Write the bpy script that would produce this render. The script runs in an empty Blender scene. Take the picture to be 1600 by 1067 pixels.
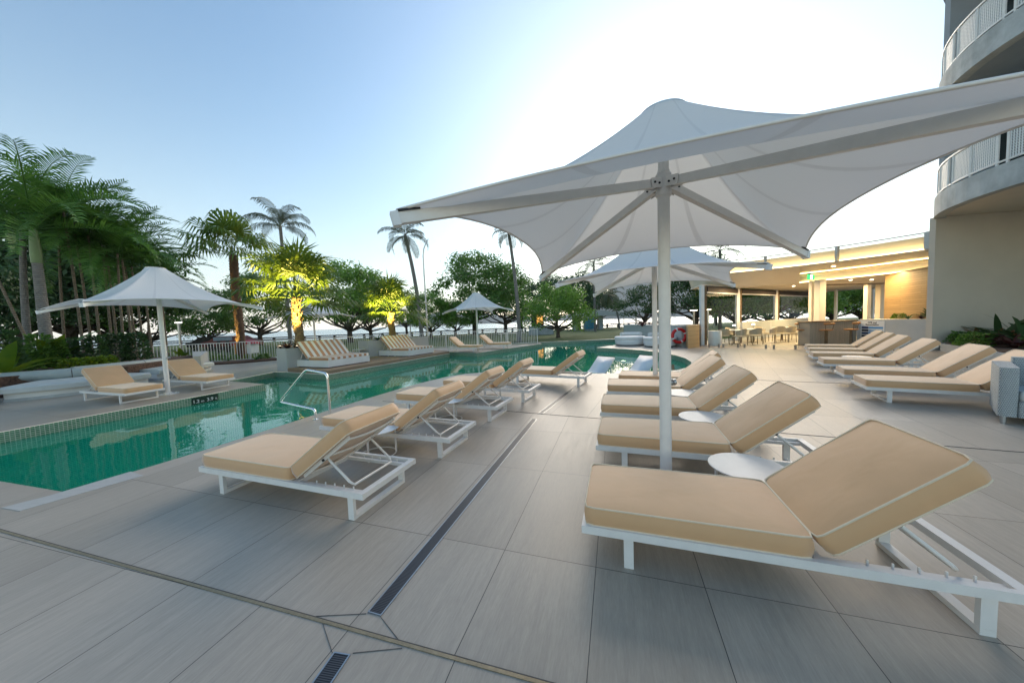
import bpy, bmesh, math, random
from math import sin, cos, pi, radians, atan2, hypot, sqrt
from mathutils import Vector, Matrix, Euler, noise
from mathutils.geometry import tessellate_polygon
random.seed(7)
S = bpy.context.scene
C = S.collection

# ------------------------------------------------------------------ camera
EYE = Vector((0, 0, 1.54)); FPX = 507.3; PITCH = -0.0590; ROLL = -0.03671
_fw = Vector((0, cos(PITCH), sin(PITCH))); _up = Vector((0, -sin(PITCH), cos(PITCH))); _rt = Vector((1, 0, 0))
_r2 = cos(ROLL) * _rt + sin(ROLL) * _up; _u2 = -sin(ROLL) * _rt + cos(ROLL) * _up
cd = bpy.data.cameras.new('camera'); co = bpy.data.objects.new('camera', cd); C.objects.link(co)
cd.sensor_width = 36; cd.lens = 36 * FPX / 1600; cd.clip_start = 0.05; cd.clip_end = 30000
co.matrix_world = Matrix.Translation(EYE) @ Matrix((_r2, _u2, -_fw)).transposed().to_4x4()
S.camera = co

def G(px, py, z=0.0):
    """survey helper: the point of the level plane z that was measured at this spot of the photo"""
    d = _fw + _r2 * ((px - 800) / FPX) + _u2 * ((533.5 - py) / FPX)
    t = (z - EYE.z) / d.z
    return EYE + d * t
def XD(px, Y, z=0.0):
    """x of a survey column px at depth Y and height z"""
    lo, hi = -3.0 * Y - 5, 3.0 * Y + 5
    for _ in range(50):
        m = (lo + hi) / 2; v = Vector((m, Y, z)) - EYE
        if 800 + FPX * v.dot(_r2) / max(v.dot(_fw), .01) < px: lo = m
        else: hi = m
    return (lo + hi) / 2
def ZD(px, py, Y):
    d = _fw + _r2 * ((px - 800) / FPX) + _u2 * ((533.5 - py) / FPX)
    return EYE.z + d.z * Y / d.y

# ------------------------------------------------------------------ materials
def nd(nt, t, **kw):
    n = nt.nodes.new(t)
    for k, v in kw.items():
        if k in n.inputs: n.inputs[k].default_value = v
        else: setattr(n, k, v)
    return n
def newmat(name):
    m = bpy.data.materials.new(name); m.use_nodes = True
    nt = m.node_tree; return m, nt, nt.nodes['Principled BSDF'], nt.links
def mixcol(nt, fac, a, b, mode='MIX'):
    n = nt.nodes.new('ShaderNodeMix'); n.data_type = 'RGBA'; n.blend_type = mode
    for i, v in ((0, fac), (6, a), (7, b)):
        if hasattr(v, 'is_linked') or hasattr(v, 'links'): nt.links.new(v, n.inputs[i])
        else: n.inputs[i].default_value = v if i == 0 else (*v, 1)[:4]
    return n.outputs[2]
def coords(nt, kind='Object', scale=(1, 1, 1)):
    t = nt.nodes.new('ShaderNodeTexCoord'); mp = nt.nodes.new('ShaderNodeMapping')
    nt.links.new(t.outputs[kind], mp.inputs[0]); mp.inputs['Scale'].default_value = scale
    return mp.outputs[0]
def pm(name, col, rough=.5, var=.12, scale=6, stretch=(1, 1, 1), bump=0, bscale=60, metal=0, spec=.5, translucent=0, col2=None, coat=0):
    m, nt, b, L = newmat(name)
    co_ = coords(nt, 'Object', stretch)
    n = nd(nt, 'ShaderNodeTexNoise', Scale=scale, Detail=5.0, Roughness=.6); L.new(co_, n.inputs['Vector'])
    lo = col2 or tuple(c * (1 - var) for c in col); hi = col if col2 else tuple(min(1, c * (1 + var)) for c in col)
    mr = nd(nt, 'ShaderNodeMapRange'); mr.inputs[1].default_value = .32; mr.inputs[2].default_value = .68
    L.new(n.outputs[0], mr.inputs[0])
    c = mixcol(nt, mr.outputs[0], lo, hi)
    L.new(c, b.inputs['Base Color'])
    b.inputs['Roughness'].default_value = rough; b.inputs['Metallic'].default_value = metal
    b.inputs['Specular IOR Level'].default_value = spec
    if coat: b.inputs['Coat Weight'].default_value = coat
    if bump:
        n2 = nd(nt, 'ShaderNodeTexNoise', Scale=bscale, Detail=4.0); L.new(co_, n2.inputs['Vector'])
        bp = nd(nt, 'ShaderNodeBump', Strength=bump, Distance=.01); L.new(n2.outputs[0], bp.inputs['Height']); L.new(bp.outputs[0], b.inputs['Normal'])
    if translucent:
        tr = nt.nodes.new('ShaderNodeBsdfTranslucent'); L.new(c, tr.inputs[0])
        mx = nt.nodes.new('ShaderNodeMixShader'); mx.inputs[0].default_value = translucent
        L.new(b.outputs[0], mx.inputs[1]); L.new(tr.outputs[0], mx.inputs[2])
        L.new(mx.outputs[0], nt.nodes['Material Output'].inputs[0])
    return m
def emis(name, col, st):
    m, nt, b, L = newmat(name)
    b.inputs['Base Color'].default_value = (*col, 1); b.inputs['Emission Color'].default_value = (*col, 1); b.inputs['Emission Strength'].default_value = st
    return m

M = {}
M['white_metal'] = pm('white_powdercoat', (.76, .735, .70), .42, .04, 9, bump=.03, bscale=250)
M['white_plastic'] = pm('white_shell', (.76, .77, .77), .35, .03, 4)
M['white_paint'] = pm('white_paint', (.70, .70, .68), .6, .05, 3, bump=.05, bscale=90)
M['dark_metal'] = pm('dark_steel', (.03, .03, .032), .4, .1, 20, metal=.6)
M['chrome'] = pm('polished_steel', (.80, .80, .78), .16, .03, 8, metal=1)
M['steel'] = pm('brushed_steel', (.42, .43, .44), .3, .08, 30, metal=1)
M['brass'] = pm('brass_strip', (.31, .25, .16), .45, .15, 30, metal=.5)
M['concrete'] = pm('raw_concrete', (.40, .42, .42), .8, .22, 2.2, bump=.15, bscale=40)
M['render'] = pm('grey_render', (.46, .46, .44), .8, .05, 1.6, bump=.1, bscale=70)
M['wall_taupe'] = pm('taupe_render', (.54, .49, .41), .7, .05, .9, bump=.06, bscale=60)
M['cut_grey'] = pm('grout_grey', (.12, .11, .10), .9, .2, 9)
M['pale_paver'] = pm('pale_paver', (.43, .42, .39), .5, .08, 3, (1, 12, 1))
M['bluegrey'] = pm('blue_grey_render', (.26, .30, .34), .75, .06, 1.2)
M['cream'] = pm('cream_ceiling', (.66, .60, .50), .75, .03, 2)
M['cushion_grey'] = pm('pale_grey_vinyl', (.50, .53, .52), .5, .05, 5, bump=.12, bscale=18)
M['cushion_dgrey'] = pm('sage_grey_vinyl', (.34, .38, .36), .5, .06, 5, bump=.12, bscale=18)
M['soil'] = pm('bark_mulch', (.10, .055, .035), .95, .5, 18, bump=.8, bscale=60)
M['trunk'] = pm('tree_bark', (.085, .065, .05), .95, .4, 5, (1, 1, .3), .7, 22)
M['black'] = pm('black_rubber', (.012, .012, .013), .6, .1, 10)
M['red'] = pm('red_ring', (.55, .02, .02), .5, .08, 8)
M['tealblock'] = pm('teal_paint', (.04, .20, .28), .6, .2, 3)
M['redcanvas'] = pm('red_canvas', (.42, .02, .05), .7, .15, 5)
M['maroon'] = pm('maroon_car_paint', (.14, .012, .018), .3, .1, 4)
M['orange'] = pm('orange_panel', (.55, .22, .04), .6, .12, 5)
M['darkfab'] = pm('dark_blind', (.05, .035, .028), .7, .2, 12)
M['chair_weave'] = pm('taupe_rope', (.44, .37, .27), .8, .25, 70, bump=.3, bscale=160)
M['seat_orange'] = pm('orange_timber_seat', (.42, .17, .04), .45, .2, 12, (1, 8, 1))
M['bronze'] = pm('bronze_post', (.16, .11, .06), .45, .2, 10, metal=.4)
M['glass_lamp'] = emis('lamp_glow', (1, .82, .55), 6)
M['lamp_pale'] = emis('lamp_white', (1, .95, .85), 3)
M['led'] = emis('led_warm', (1, .72, .30), 4.5)
M['led_white'] = emis('led_white', (1, .90, .72), 2.2)
M['led_green'] = emis('pool_light', (1, .95, .45), 9)
M['exit_green'] = emis('exit_green', (.01, .42, .12), 1.0)
M['exit_white'] = emis('exit_white', (.9, 1, .92), 1.3)

def fabric_mat(name, col, weave=900):
    m, nt, b, L = newmat(name)
    oc = coords(nt, 'Object')
    n = nd(nt, 'ShaderNodeTexNoise', Scale=5.0, Detail=4.0); L.new(oc, n.inputs['Vector'])
    c = mixcol(nt, n.outputs[0], tuple(x * .9 for x in col), tuple(min(1, x * 1.08) for x in col))
    L.new(c, b.inputs['Base Color']); b.inputs['Roughness'].default_value = .62
    b.inputs['Sheen Weight'].default_value = .5; b.inputs['Sheen Roughness'].default_value = .4
    st = coords(nt, 'Object', (3.2, 4.6, 4))
    n2 = nd(nt, 'ShaderNodeTexNoise', Scale=1.0, Detail=2.0, Distortion=.6); L.new(st, n2.inputs['Vector'])
    n3 = nd(nt, 'ShaderNodeTexNoise', Scale=float(weave), Detail=1.0); L.new(oc, n3.inputs['Vector'])
    b1 = nd(nt, 'ShaderNodeBump', Strength=.30, Distance=.016); L.new(n2.outputs[0], b1.inputs['Height'])
    b2 = nd(nt, 'ShaderNodeBump', Strength=.06, Distance=.002); L.new(n3.outputs[0], b2.inputs['Height']); L.new(b1.outputs[0], b2.inputs['Normal'])
    L.new(b2.outputs[0], b.inputs['Normal'])
    return m
M['beige'] = fabric_mat('beige_outdoor_fabric', (.66, .395, .205))
M['piping'] = pm('cream_piping', (.74, .62, .46), .6, .05, 20)

def stripe_mat():
    m, nt, b, L = newmat('striped_canvas')
    t = nt.nodes.new('ShaderNodeTexCoord'); sx = nt.nodes.new('ShaderNodeSeparateXYZ'); L.new(t.outputs['Object'], sx.inputs[0])
    mu = nd(nt, 'ShaderNodeMath', operation='MULTIPLY'); L.new(sx.outputs['Y'], mu.inputs[0]); mu.inputs[1].default_value = 1 / .24
    ad = nd(nt, 'ShaderNodeMath', operation='ADD'); L.new(mu.outputs[0], ad.inputs[0]); ad.inputs[1].default_value = 50.2
    fr = nd(nt, 'ShaderNodeMath', operation='FRACT'); L.new(ad.outputs[0], fr.inputs[0])
    gt = nd(nt, 'ShaderNodeMath', operation='GREATER_THAN'); L.new(fr.outputs[0], gt.inputs[0]); gt.inputs[1].default_value = .52
    c = mixcol(nt, gt.outputs[0], (.50, .245, .125), (.74, .70, .66)); L.new(c, b.inputs['Base Color'])
    b.inputs['Roughness'].default_value = .7
    n = nd(nt, 'ShaderNodeTexNoise', Scale=9.0, Detail=3.0); bp = nd(nt, 'ShaderNodeBump', Strength=.3, Distance=.02)
    L.new(t.outputs['Object'], n.inputs['Vector']); L.new(n.outputs[0], bp.inputs['Height']); L.new(bp.outputs[0], b.inputs['Normal'])
    return m
M['stripe'] = stripe_mat()

def tile_mat(name, w=1.2, h=.6):
    m, nt, b, L = newmat(name)
    uv = coords(nt, 'UV')
    br = nt.nodes.new('ShaderNodeTexBrick'); br.offset = 0; br.squash = 1
    L.new(uv, br.inputs['Vector'])
    br.inputs['Color1'].default_value = (.365, .313, .252, 1); br.inputs['Color2'].default_value = (.435, .376, .308, 1); br.inputs['Mortar'].default_value = (.06, .055, .05, 1)
    br.inputs['Scale'].default_value = 1; br.inputs['Mortar Size'].default_value = .0023; br.inputs['Mortar Smooth'].default_value = .15
    br.inputs['Brick Width'].default_value = w; br.inputs['Row Height'].default_value = h
    g = coords(nt, 'UV', (2.2, 26, 1))
    b0 = nt.nodes.new('ShaderNodeTexBrick'); b0.offset = 0; L.new(uv, b0.inputs['Vector'])
    b0.inputs['Color1'].default_value = (0, 0, 0, 1); b0.inputs['Color2'].default_value = (40, 40, 40, 1); b0.inputs['Scale'].default_value = 1; b0.inputs['Mortar Size'].default_value = 0; b0.inputs['Brick Width'].default_value = w; b0.inputs['Row Height'].default_value = h
    sh = nt.nodes.new('ShaderNodeVectorMath'); sh.operation = 'ADD'; L.new(g, sh.inputs[0]); L.new(b0.outputs[0], sh.inputs[1])
    n = nd(nt, 'ShaderNodeTexNoise', Scale=1.0, Detail=7.0, Roughness=.62, Distortion=.35); L.new(sh.outputs[0], n.inputs['Vector'])
    g2 = coords(nt, 'UV', (14, 120, 1))
    n2 = nd(nt, 'ShaderNodeTexNoise', Scale=1.0, Detail=4.0, Roughness=.7); L.new(g2, n2.inputs['Vector'])
    n4 = nd(nt, 'ShaderNodeTexNoise', Scale=1.1, Detail=4.0); L.new(uv, n4.inputs['Vector'])
    mr = nd(nt, 'ShaderNodeMapRange'); mr.inputs[1].default_value = .3; mr.inputs[2].default_value = .72; mr.inputs[3].default_value = .88; mr.inputs[4].default_value = 1.09; L.new(n.outputs[0], mr.inputs[0])
    mr2 = nd(nt, 'ShaderNodeMapRange'); mr2.inputs[1].default_value = .3; mr2.inputs[2].default_value = .7; mr2.inputs[3].default_value = .90; mr2.inputs[4].default_value = 1.08; L.new(n2.outputs[0], mr2.inputs[0])
    mu = nd(nt, 'ShaderNodeMath', operation='MULTIPLY'); L.new(mr.outputs[0], mu.inputs[0]); L.new(mr2.outputs[0], mu.inputs[1])
    cc = nt.nodes.new('ShaderNodeCombineColor')
    for i in range(3): L.new(mu.outputs[0], cc.inputs[i])
    c = mixcol(nt, 1.0, br.outputs[0], cc.outputs[0], 'MULTIPLY')
    st = nd(nt, 'ShaderNodeMapRange'); st.inputs[1].default_value = .52; st.inputs[2].default_value = .78; st.inputs[4].default_value = .5; L.new(n4.outputs[0], st.inputs[0])
    c2 = mixcol(nt, st.outputs[0], c, (.33, .255, .185), 'MIX')
    c3 = mixcol(nt, .45, c, c2)
    L.new(c3, b.inputs['Base Color'])
    rr = nd(nt, 'ShaderNodeMapRange'); rr.inputs[3].default_value = .33; rr.inputs[4].default_value = .52; L.new(n.outputs[0], rr.inputs[0]); L.new(rr.outputs[0], b.inputs['Roughness'])
    iv = nd(nt, 'ShaderNodeMath', operation='SUBTRACT'); iv.inputs[0].default_value = 1; L.new(br.outputs['Fac'], iv.inputs[1])
    b1 = nd(nt, 'ShaderNodeBump', Strength=.6, Distance=.003); L.new(iv.outputs[0], b1.inputs['Height'])
    b2 = nd(nt, 'ShaderNodeBump', Strength=.12, Distance=.003); L.new(n2.outputs[0], b2.inputs['Height']); L.new(b1.outputs[0], b2.inputs['Normal']); L.new(b2.outputs[0], b.inputs['Normal'])
    return m
M['tile'] = tile_mat('stone_look_paving')

def mosaic_mat(name, ca, cb, mortar, size=.025, gap=.0035):
    m, nt, b, L = newmat(name)
    uv = coords(nt, 'UV')
    br = nt.nodes.new('ShaderNodeTexBrick'); br.offset = 0.0
    L.new(uv, br.inputs['Vector'])
    br.inputs['Color1'].default_value = (*ca, 1); br.inputs['Color2'].default_value = (*cb, 1); br.inputs['Mortar'].default_value = (*mortar, 1)
    br.inputs['Scale'].default_value = 1; br.inputs['Mortar Size'].default_value = gap; br.inputs['Brick Width'].default_value = size * 1.5; br.inputs['Row Height'].default_value = size
    L.new(br.outputs[0], b.inputs['Base Color']); b.inputs['Roughness'].default_value = .25
    return m
M['mosaic'] = mosaic_mat('waterline_mosaic', (.05, .16, .09), (.12, .24, .15), (.46, .48, .40), .034, .004)
M['poolfloor'] = mosaic_mat('pool_floor_mosaic', (.006, .36, .22), (.010, .44, .27), (.03, .40, .26), .06, .003)
M['poolledge'] = mosaic_mat('pool_ledge_mosaic', (.10, .30, .12), (.16, .36, .15), (.2, .38, .2), .05, .003)

def water_mat():
    m, nt, b, L = newmat('pool_water')
    nt.nodes.remove(b)
    tc = coords(nt, 'Object', (1, 1, 1))
    n = nd(nt, 'ShaderNodeTexNoise', Scale=2.6, Detail=2.5, Roughness=.5, Distortion=.3); L.new(tc, n.inputs['Vector'])
    n2 = nd(nt, 'ShaderNodeTexNoise', Scale=.6, Detail=1.0); L.new(tc, n2.inputs['Vector'])
    bp0 = nd(nt, 'ShaderNodeBump', Strength=.10, Distance=.05); L.new(n2.outputs[0], bp0.inputs['Height'])
    bp = nd(nt, 'ShaderNodeBump', Strength=.11, Distance=.03); L.new(n.outputs[0], bp.inputs['Height']); L.new(bp0.outputs[0], bp.inputs['Normal'])
    fr = nd(nt, 'ShaderNodeFresnel', IOR=1.34); L.new(bp.outputs[0], fr.inputs['Normal'])
    gl = nd(nt, 'ShaderNodeBsdfAnisotropic'); gl.inputs['Roughness'].default_value = .015; gl.inputs['Color'].default_value = (1, 1, 1, 1); L.new(bp.outputs[0], gl.inputs['Normal'])
    tr = nt.nodes.new('ShaderNodeBsdfTransparent'); tr.inputs[0].default_value = (.62, .95, .86, 1)
    df = nt.nodes.new('ShaderNodeBsdfDiffuse'); df.inputs[0].default_value = (.005, .47, .29, 1)
    body = nt.nodes.new('ShaderNodeMixShader'); body.inputs[0].default_value = .45; L.new(tr.outputs[0], body.inputs[1]); L.new(df.outputs[0], body.inputs[2])
    mx = nt.nodes.new('ShaderNodeMixShader'); L.new(fr.outputs[0], mx.inputs[0]); L.new(body.outputs[0], mx.inputs[1]); L.new(gl.outputs[0], mx.inputs[2])
    L.new(mx.outputs[0], nt.nodes['Material Output'].inputs[0])
    return m
M['water'] = water_mat()

def glass_mat():
    m, nt, b, L = newmat('clear_glass')
    nt.nodes.remove(b)
    fr = nd(nt, 'ShaderNodeFresnel', IOR=1.1)
    gl = nd(nt, 'ShaderNodeBsdfAnisotropic'); gl.inputs['Roughness'].default_value = .01
    tr = nt.nodes.new('ShaderNodeBsdfTransparent'); tr.inputs[0].default_value = (.93, .96, .95, 1)
    mx = nt.nodes.new('ShaderNodeMixShader'); L.new(fr.outputs[0], mx.inputs[0]); L.new(tr.outputs[0], mx.inputs[1]); L.new(gl.outputs[0], mx.inputs[2])
    L.new(mx.outputs[0], nt.nodes['Material Output'].inputs[0])
    return m
M['glass'] = glass_mat()
M['glass_dark'] = pm('dark_glazing', (.03, .04, .045), .06, .1, 2, spec=.8)

def sea_mat():
    m, nt, b, L = newmat('sea_water')
    tc = coords(nt, 'Object', (1, 1, 1))
    n = nd(nt, 'ShaderNodeTexNoise', Scale=.5, Detail=5.0); L.new(tc, n.inputs['Vector'])
    bp = nd(nt, 'ShaderNodeBump', Strength=.5, Distance=.5); L.new(n.outputs[0], bp.inputs['Height']); L.new(bp.outputs[0], b.inputs['Normal'])
    b.inputs['Base Color'].default_value = (.22, .34, .42, 1); b.inputs['Roughness'].default_value = .22
    return m
M['sea'] = sea_mat()
M['mud'] = pm('wet_mudflat', (.50, .48, .46), .25, .2, .08, (1, 3, 1), spec=.8)
M['hill'] = pm('forested_hill', (.035, .07, .05), .95, .4, .01, bump=.3, bscale=.05)
def grass_mat():
    m = pm('lawn_grass', (.085, .13, .022), .95, .35, 1.5, bump=.9, bscale=30, col2=(.05, .085, .016))
    return m
M['grass'] = grass_mat()

def wood_mat(name, ca, cb, plank=.14, axis='UV', rough=.6):
    m, nt, b, L = newmat(name)
    uv = coords(nt, axis)
    br = nt.nodes.new('ShaderNodeTexBrick'); br.offset = .4; L.new(uv, br.inputs['Vector'])
    br.inputs['Color1'].default_value = (*ca, 1); br.inputs['Color2'].default_value = (*cb, 1); br.inputs['Mortar'].default_value = (ca[0] * .15, ca[1] * .15, ca[2] * .15, 1)
    br.inputs['Scale'].default_value = 1; br.inputs['Mortar Size'].default_value = .003; br.inputs['Brick Width'].default_value = 3.0; br.inputs['Row Height'].default_value = plank
    g = coords(nt, axis, (1.5, 40, 1)); n = nd(nt, 'ShaderNodeTexNoise', Scale=1.0, Detail=6.0); L.new(g, n.inputs['Vector'])
    mr = nd(nt, 'ShaderNodeMapRange'); mr.inputs[3].default_value = .6; mr.inputs[4].default_value = 1.3; L.new(n.outputs[0], mr.inputs[0])
    cc = nt.nodes.new('ShaderNodeCombineColor')
    for i in range(3): L.new(mr.outputs[0], cc.inputs[i])
    L.new(mixcol(nt, 1.0, br.outputs[0], cc.outputs[0], 'MULTIPLY'), b.inputs['Base Color']); b.inputs['Roughness'].default_value = rough
    return m
M['timber'] = wood_mat('timber_decking', (.26, .17, .11), (.32, .21, .135))
M['cladding'] = wood_mat('timber_cladding', (.30, .19, .075), (.36, .23, .095), .09)
M['pale_timber'] = wood_mat('pale_timber', (.50, .33, .16), (.55, .37, .18), .2)
M['slatwood'] = wood_mat('slatted_front', (.33, .28, .21), (.39, .33, .25), .03)

def canopy_mat():
    m, nt, b, L = newmat('white_canopy_fabric')
    t = nt.nodes.new('ShaderNodeTexCoord'); sx = nt.nodes.new('ShaderNodeSeparateXYZ'); L.new(t.outputs['UV'], sx.inputs[0])
    # two welded seams per side, darker where the cloth is doubled
    fr = nd(nt, 'ShaderNodeMath', operation='FRACT'); mu = nd(nt, 'ShaderNodeMath', operation='MULTIPLY'); mu.inputs[1].default_value = 12.0
    L.new(sx.outputs['X'], mu.inputs[0]); ad = nd(nt, 'ShaderNodeMath', operation='ADD'); ad.inputs[1].default_value = .5; L.new(mu.outputs[0], ad.inputs[0]); L.new(ad.outputs[0], fr.inputs[0])
    sb = nd(nt, 'ShaderNodeMath', operation='SUBTRACT'); L.new(fr.outputs[0], sb.inputs[0]); sb.inputs[1].default_value = .5
    ab = nd(nt, 'ShaderNodeMath', operation='ABSOLUTE'); L.new(sb.outputs[0], ab.inputs[0])
    lt = nd(nt, 'ShaderNodeMath', operation='LESS_THAN'); L.new(ab.outputs[0], lt.inputs[0]); lt.inputs[1].default_value = .035
    c = mixcol(nt, lt.outputs[0], (.84, .84, .83), (.82, .82, .81))
    L.new(c, b.inputs['Base Color']); b.inputs['Roughness'].default_value = .45
    n = nd(nt, 'ShaderNodeTexNoise', Scale=2.2, Detail=3.0); L.new(t.outputs['Object'], n.inputs['Vector'])
    bp = nd(nt, 'ShaderNodeBump', Strength=.12, Distance=.05); L.new(n.outputs[0], bp.inputs['Height']); L.new(bp.outputs[0], b.inputs['Normal'])
    tr = nt.nodes.new('ShaderNodeBsdfTranslucent'); L.new(mixcol(nt, lt.outputs[0], (.80, .79, .76), (.60, .59, .57)), tr.inputs[0])
    mx = nt.nodes.new('ShaderNodeMixShader'); mx.inputs[0].default_value = .30
    L.new(b.outputs[0], mx.inputs[1]); L.new(tr.outputs[0], mx.inputs[2]); L.new(mx.outputs[0], nt.nodes['Material Output'].inputs[0])
    return m
M['canopy'] = canopy_mat()

def leaf_mat(name, ca, cb, scale=1.2, tl=.3, rough=.45):
    m, nt, b, L = newmat(name)
    oc = coords(nt, 'Object')
    n = nd(nt, 'ShaderNodeTexNoise', Scale=float(scale), Detail=3.0); L.new(oc, n.inputs['Vector'])
    g = nt.nodes.new('ShaderNodeNewGeometry')
    mr = nd(nt, 'ShaderNodeMapRange'); mr.inputs[1].default_value = .35; mr.inputs[2].default_value = .65; L.new(n.outputs[0], mr.inputs[0])
    avg = nd(nt, 'ShaderNodeMath', operation='MULTIPLY_ADD'); L.new(g.outputs['Random Per Island'], avg.inputs[0]); avg.inputs[1].default_value = .5
    h = nd(nt, 'ShaderNodeMath', operation='MULTIPLY'); L.new(mr.outputs[0], h.inputs[0]); h.inputs[1].default_value = .5; L.new(h.outputs[0], avg.inputs[2])
    c = mixcol(nt, avg.outputs[0], ca, cb); L.new(c, b.inputs['Base Color']); b.inputs['Roughness'].default_value = rough
    tr = nt.nodes.new('ShaderNodeBsdfTranslucent'); L.new(c, tr.inputs[0])
    mx = nt.nodes.new('ShaderNodeMixShader'); mx.inputs[0].default_value = tl
    L.new(b.outputs[0], mx.inputs[1]); L.new(tr.outputs[0], mx.inputs[2]); L.new(mx.outputs[0], nt.nodes['Material Output'].inputs[0])
    return m
M['leaf_mid'] = leaf_mat('leaf_mid', (.05, .14, .022), (.17, .31, .055), 1.2, .42)
M['leaf_bright'] = leaf_mat('leaf_bright', (.08, .20, .025), (.24, .42, .06), 1.2, .45)
M['leaf_dark'] = leaf_mat('leaf_dark', (.024, .07, .022), (.07, .14, .042), 1.2, .38)
M['leaf_grey'] = leaf_mat('leaf_grey', (.04, .075, .035), (.10, .14, .065))
M['frond'] = leaf_mat('palm_frond', (.04, .13, .02), (.13, .26, .045), 1.5, .38, .4)
M['frond_olive'] = leaf_mat('fan_frond', (.06, .13, .016), (.17, .24, .035), 1.5, .42, .4)
M['frond_dull'] = leaf_mat('dull_frond', (.045, .065, .025), (.10, .115, .05), 1.5, .2, .5)
M['brom'] = leaf_mat('dark_red_leaf', (.035, .012, .012), (.11, .03, .025), 3, .15, .35)
M['brom_orange'] = leaf_mat('orange_leaf', (.20, .06, .015), (.38, .14, .03), 3, .2, .4)
M['broadleaf'] = leaf_mat('broad_leaf', (.05, .13, .012), (.22, .30, .02), 2, .35, .4)

def palm_bark(name, ca, cb, rings=14):
    m, nt, b, L = newmat(name)
    oc = coords(nt, 'Object', (1, 1, 1))
    w = nd(nt, 'ShaderNodeTexWave'); w.bands_direction = 'Z'; w.inputs['Scale'].default_value = rings / 6.3 * 2; w.inputs['Distortion'].default_value = 1.5; w.inputs['Detail'].default_value = 3
    L.new(oc, w.inputs['Vector'])
    n = nd(nt, 'ShaderNodeTexNoise', Scale=9.0, Detail=4.0); L.new(oc, n.inputs['Vector'])
    c = mixcol(nt, w.outputs[1], ca, cb); c = mixcol(nt, n.outputs[0], tuple(x * .55 for x in ca), c); L.new(c, b.inputs['Base Color']); b.inputs['Roughness'].default_value = .9
    bp = nd(nt, 'ShaderNodeBump', Strength=.6, Distance=.03); L.new(w.outputs[1], bp.inputs['Height']); L.new(bp.outputs[0], b.inputs['Normal'])
    return m
M['palm_grey'] = palm_bark('ringed_palm_trunk', (.22, .20, .18), (.36, .34, .31))
M['palm_brown'] = palm_bark('brown_palm_trunk', (.13, .07, .04), (.25, .14, .08), 20)
M['palm_fibre'] = palm_bark('fibrous_palm_trunk', (.20, .13, .07), (.42, .30, .16), 16)
M['cane'] = palm_bark('cane_trunk', (.20, .15, .10), (.33, .27, .19), 12)
M['crownshaft'] = pm('green_crownshaft', (.15, .21, .08), .5, .25, 3, (1, 1, .4))

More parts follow.
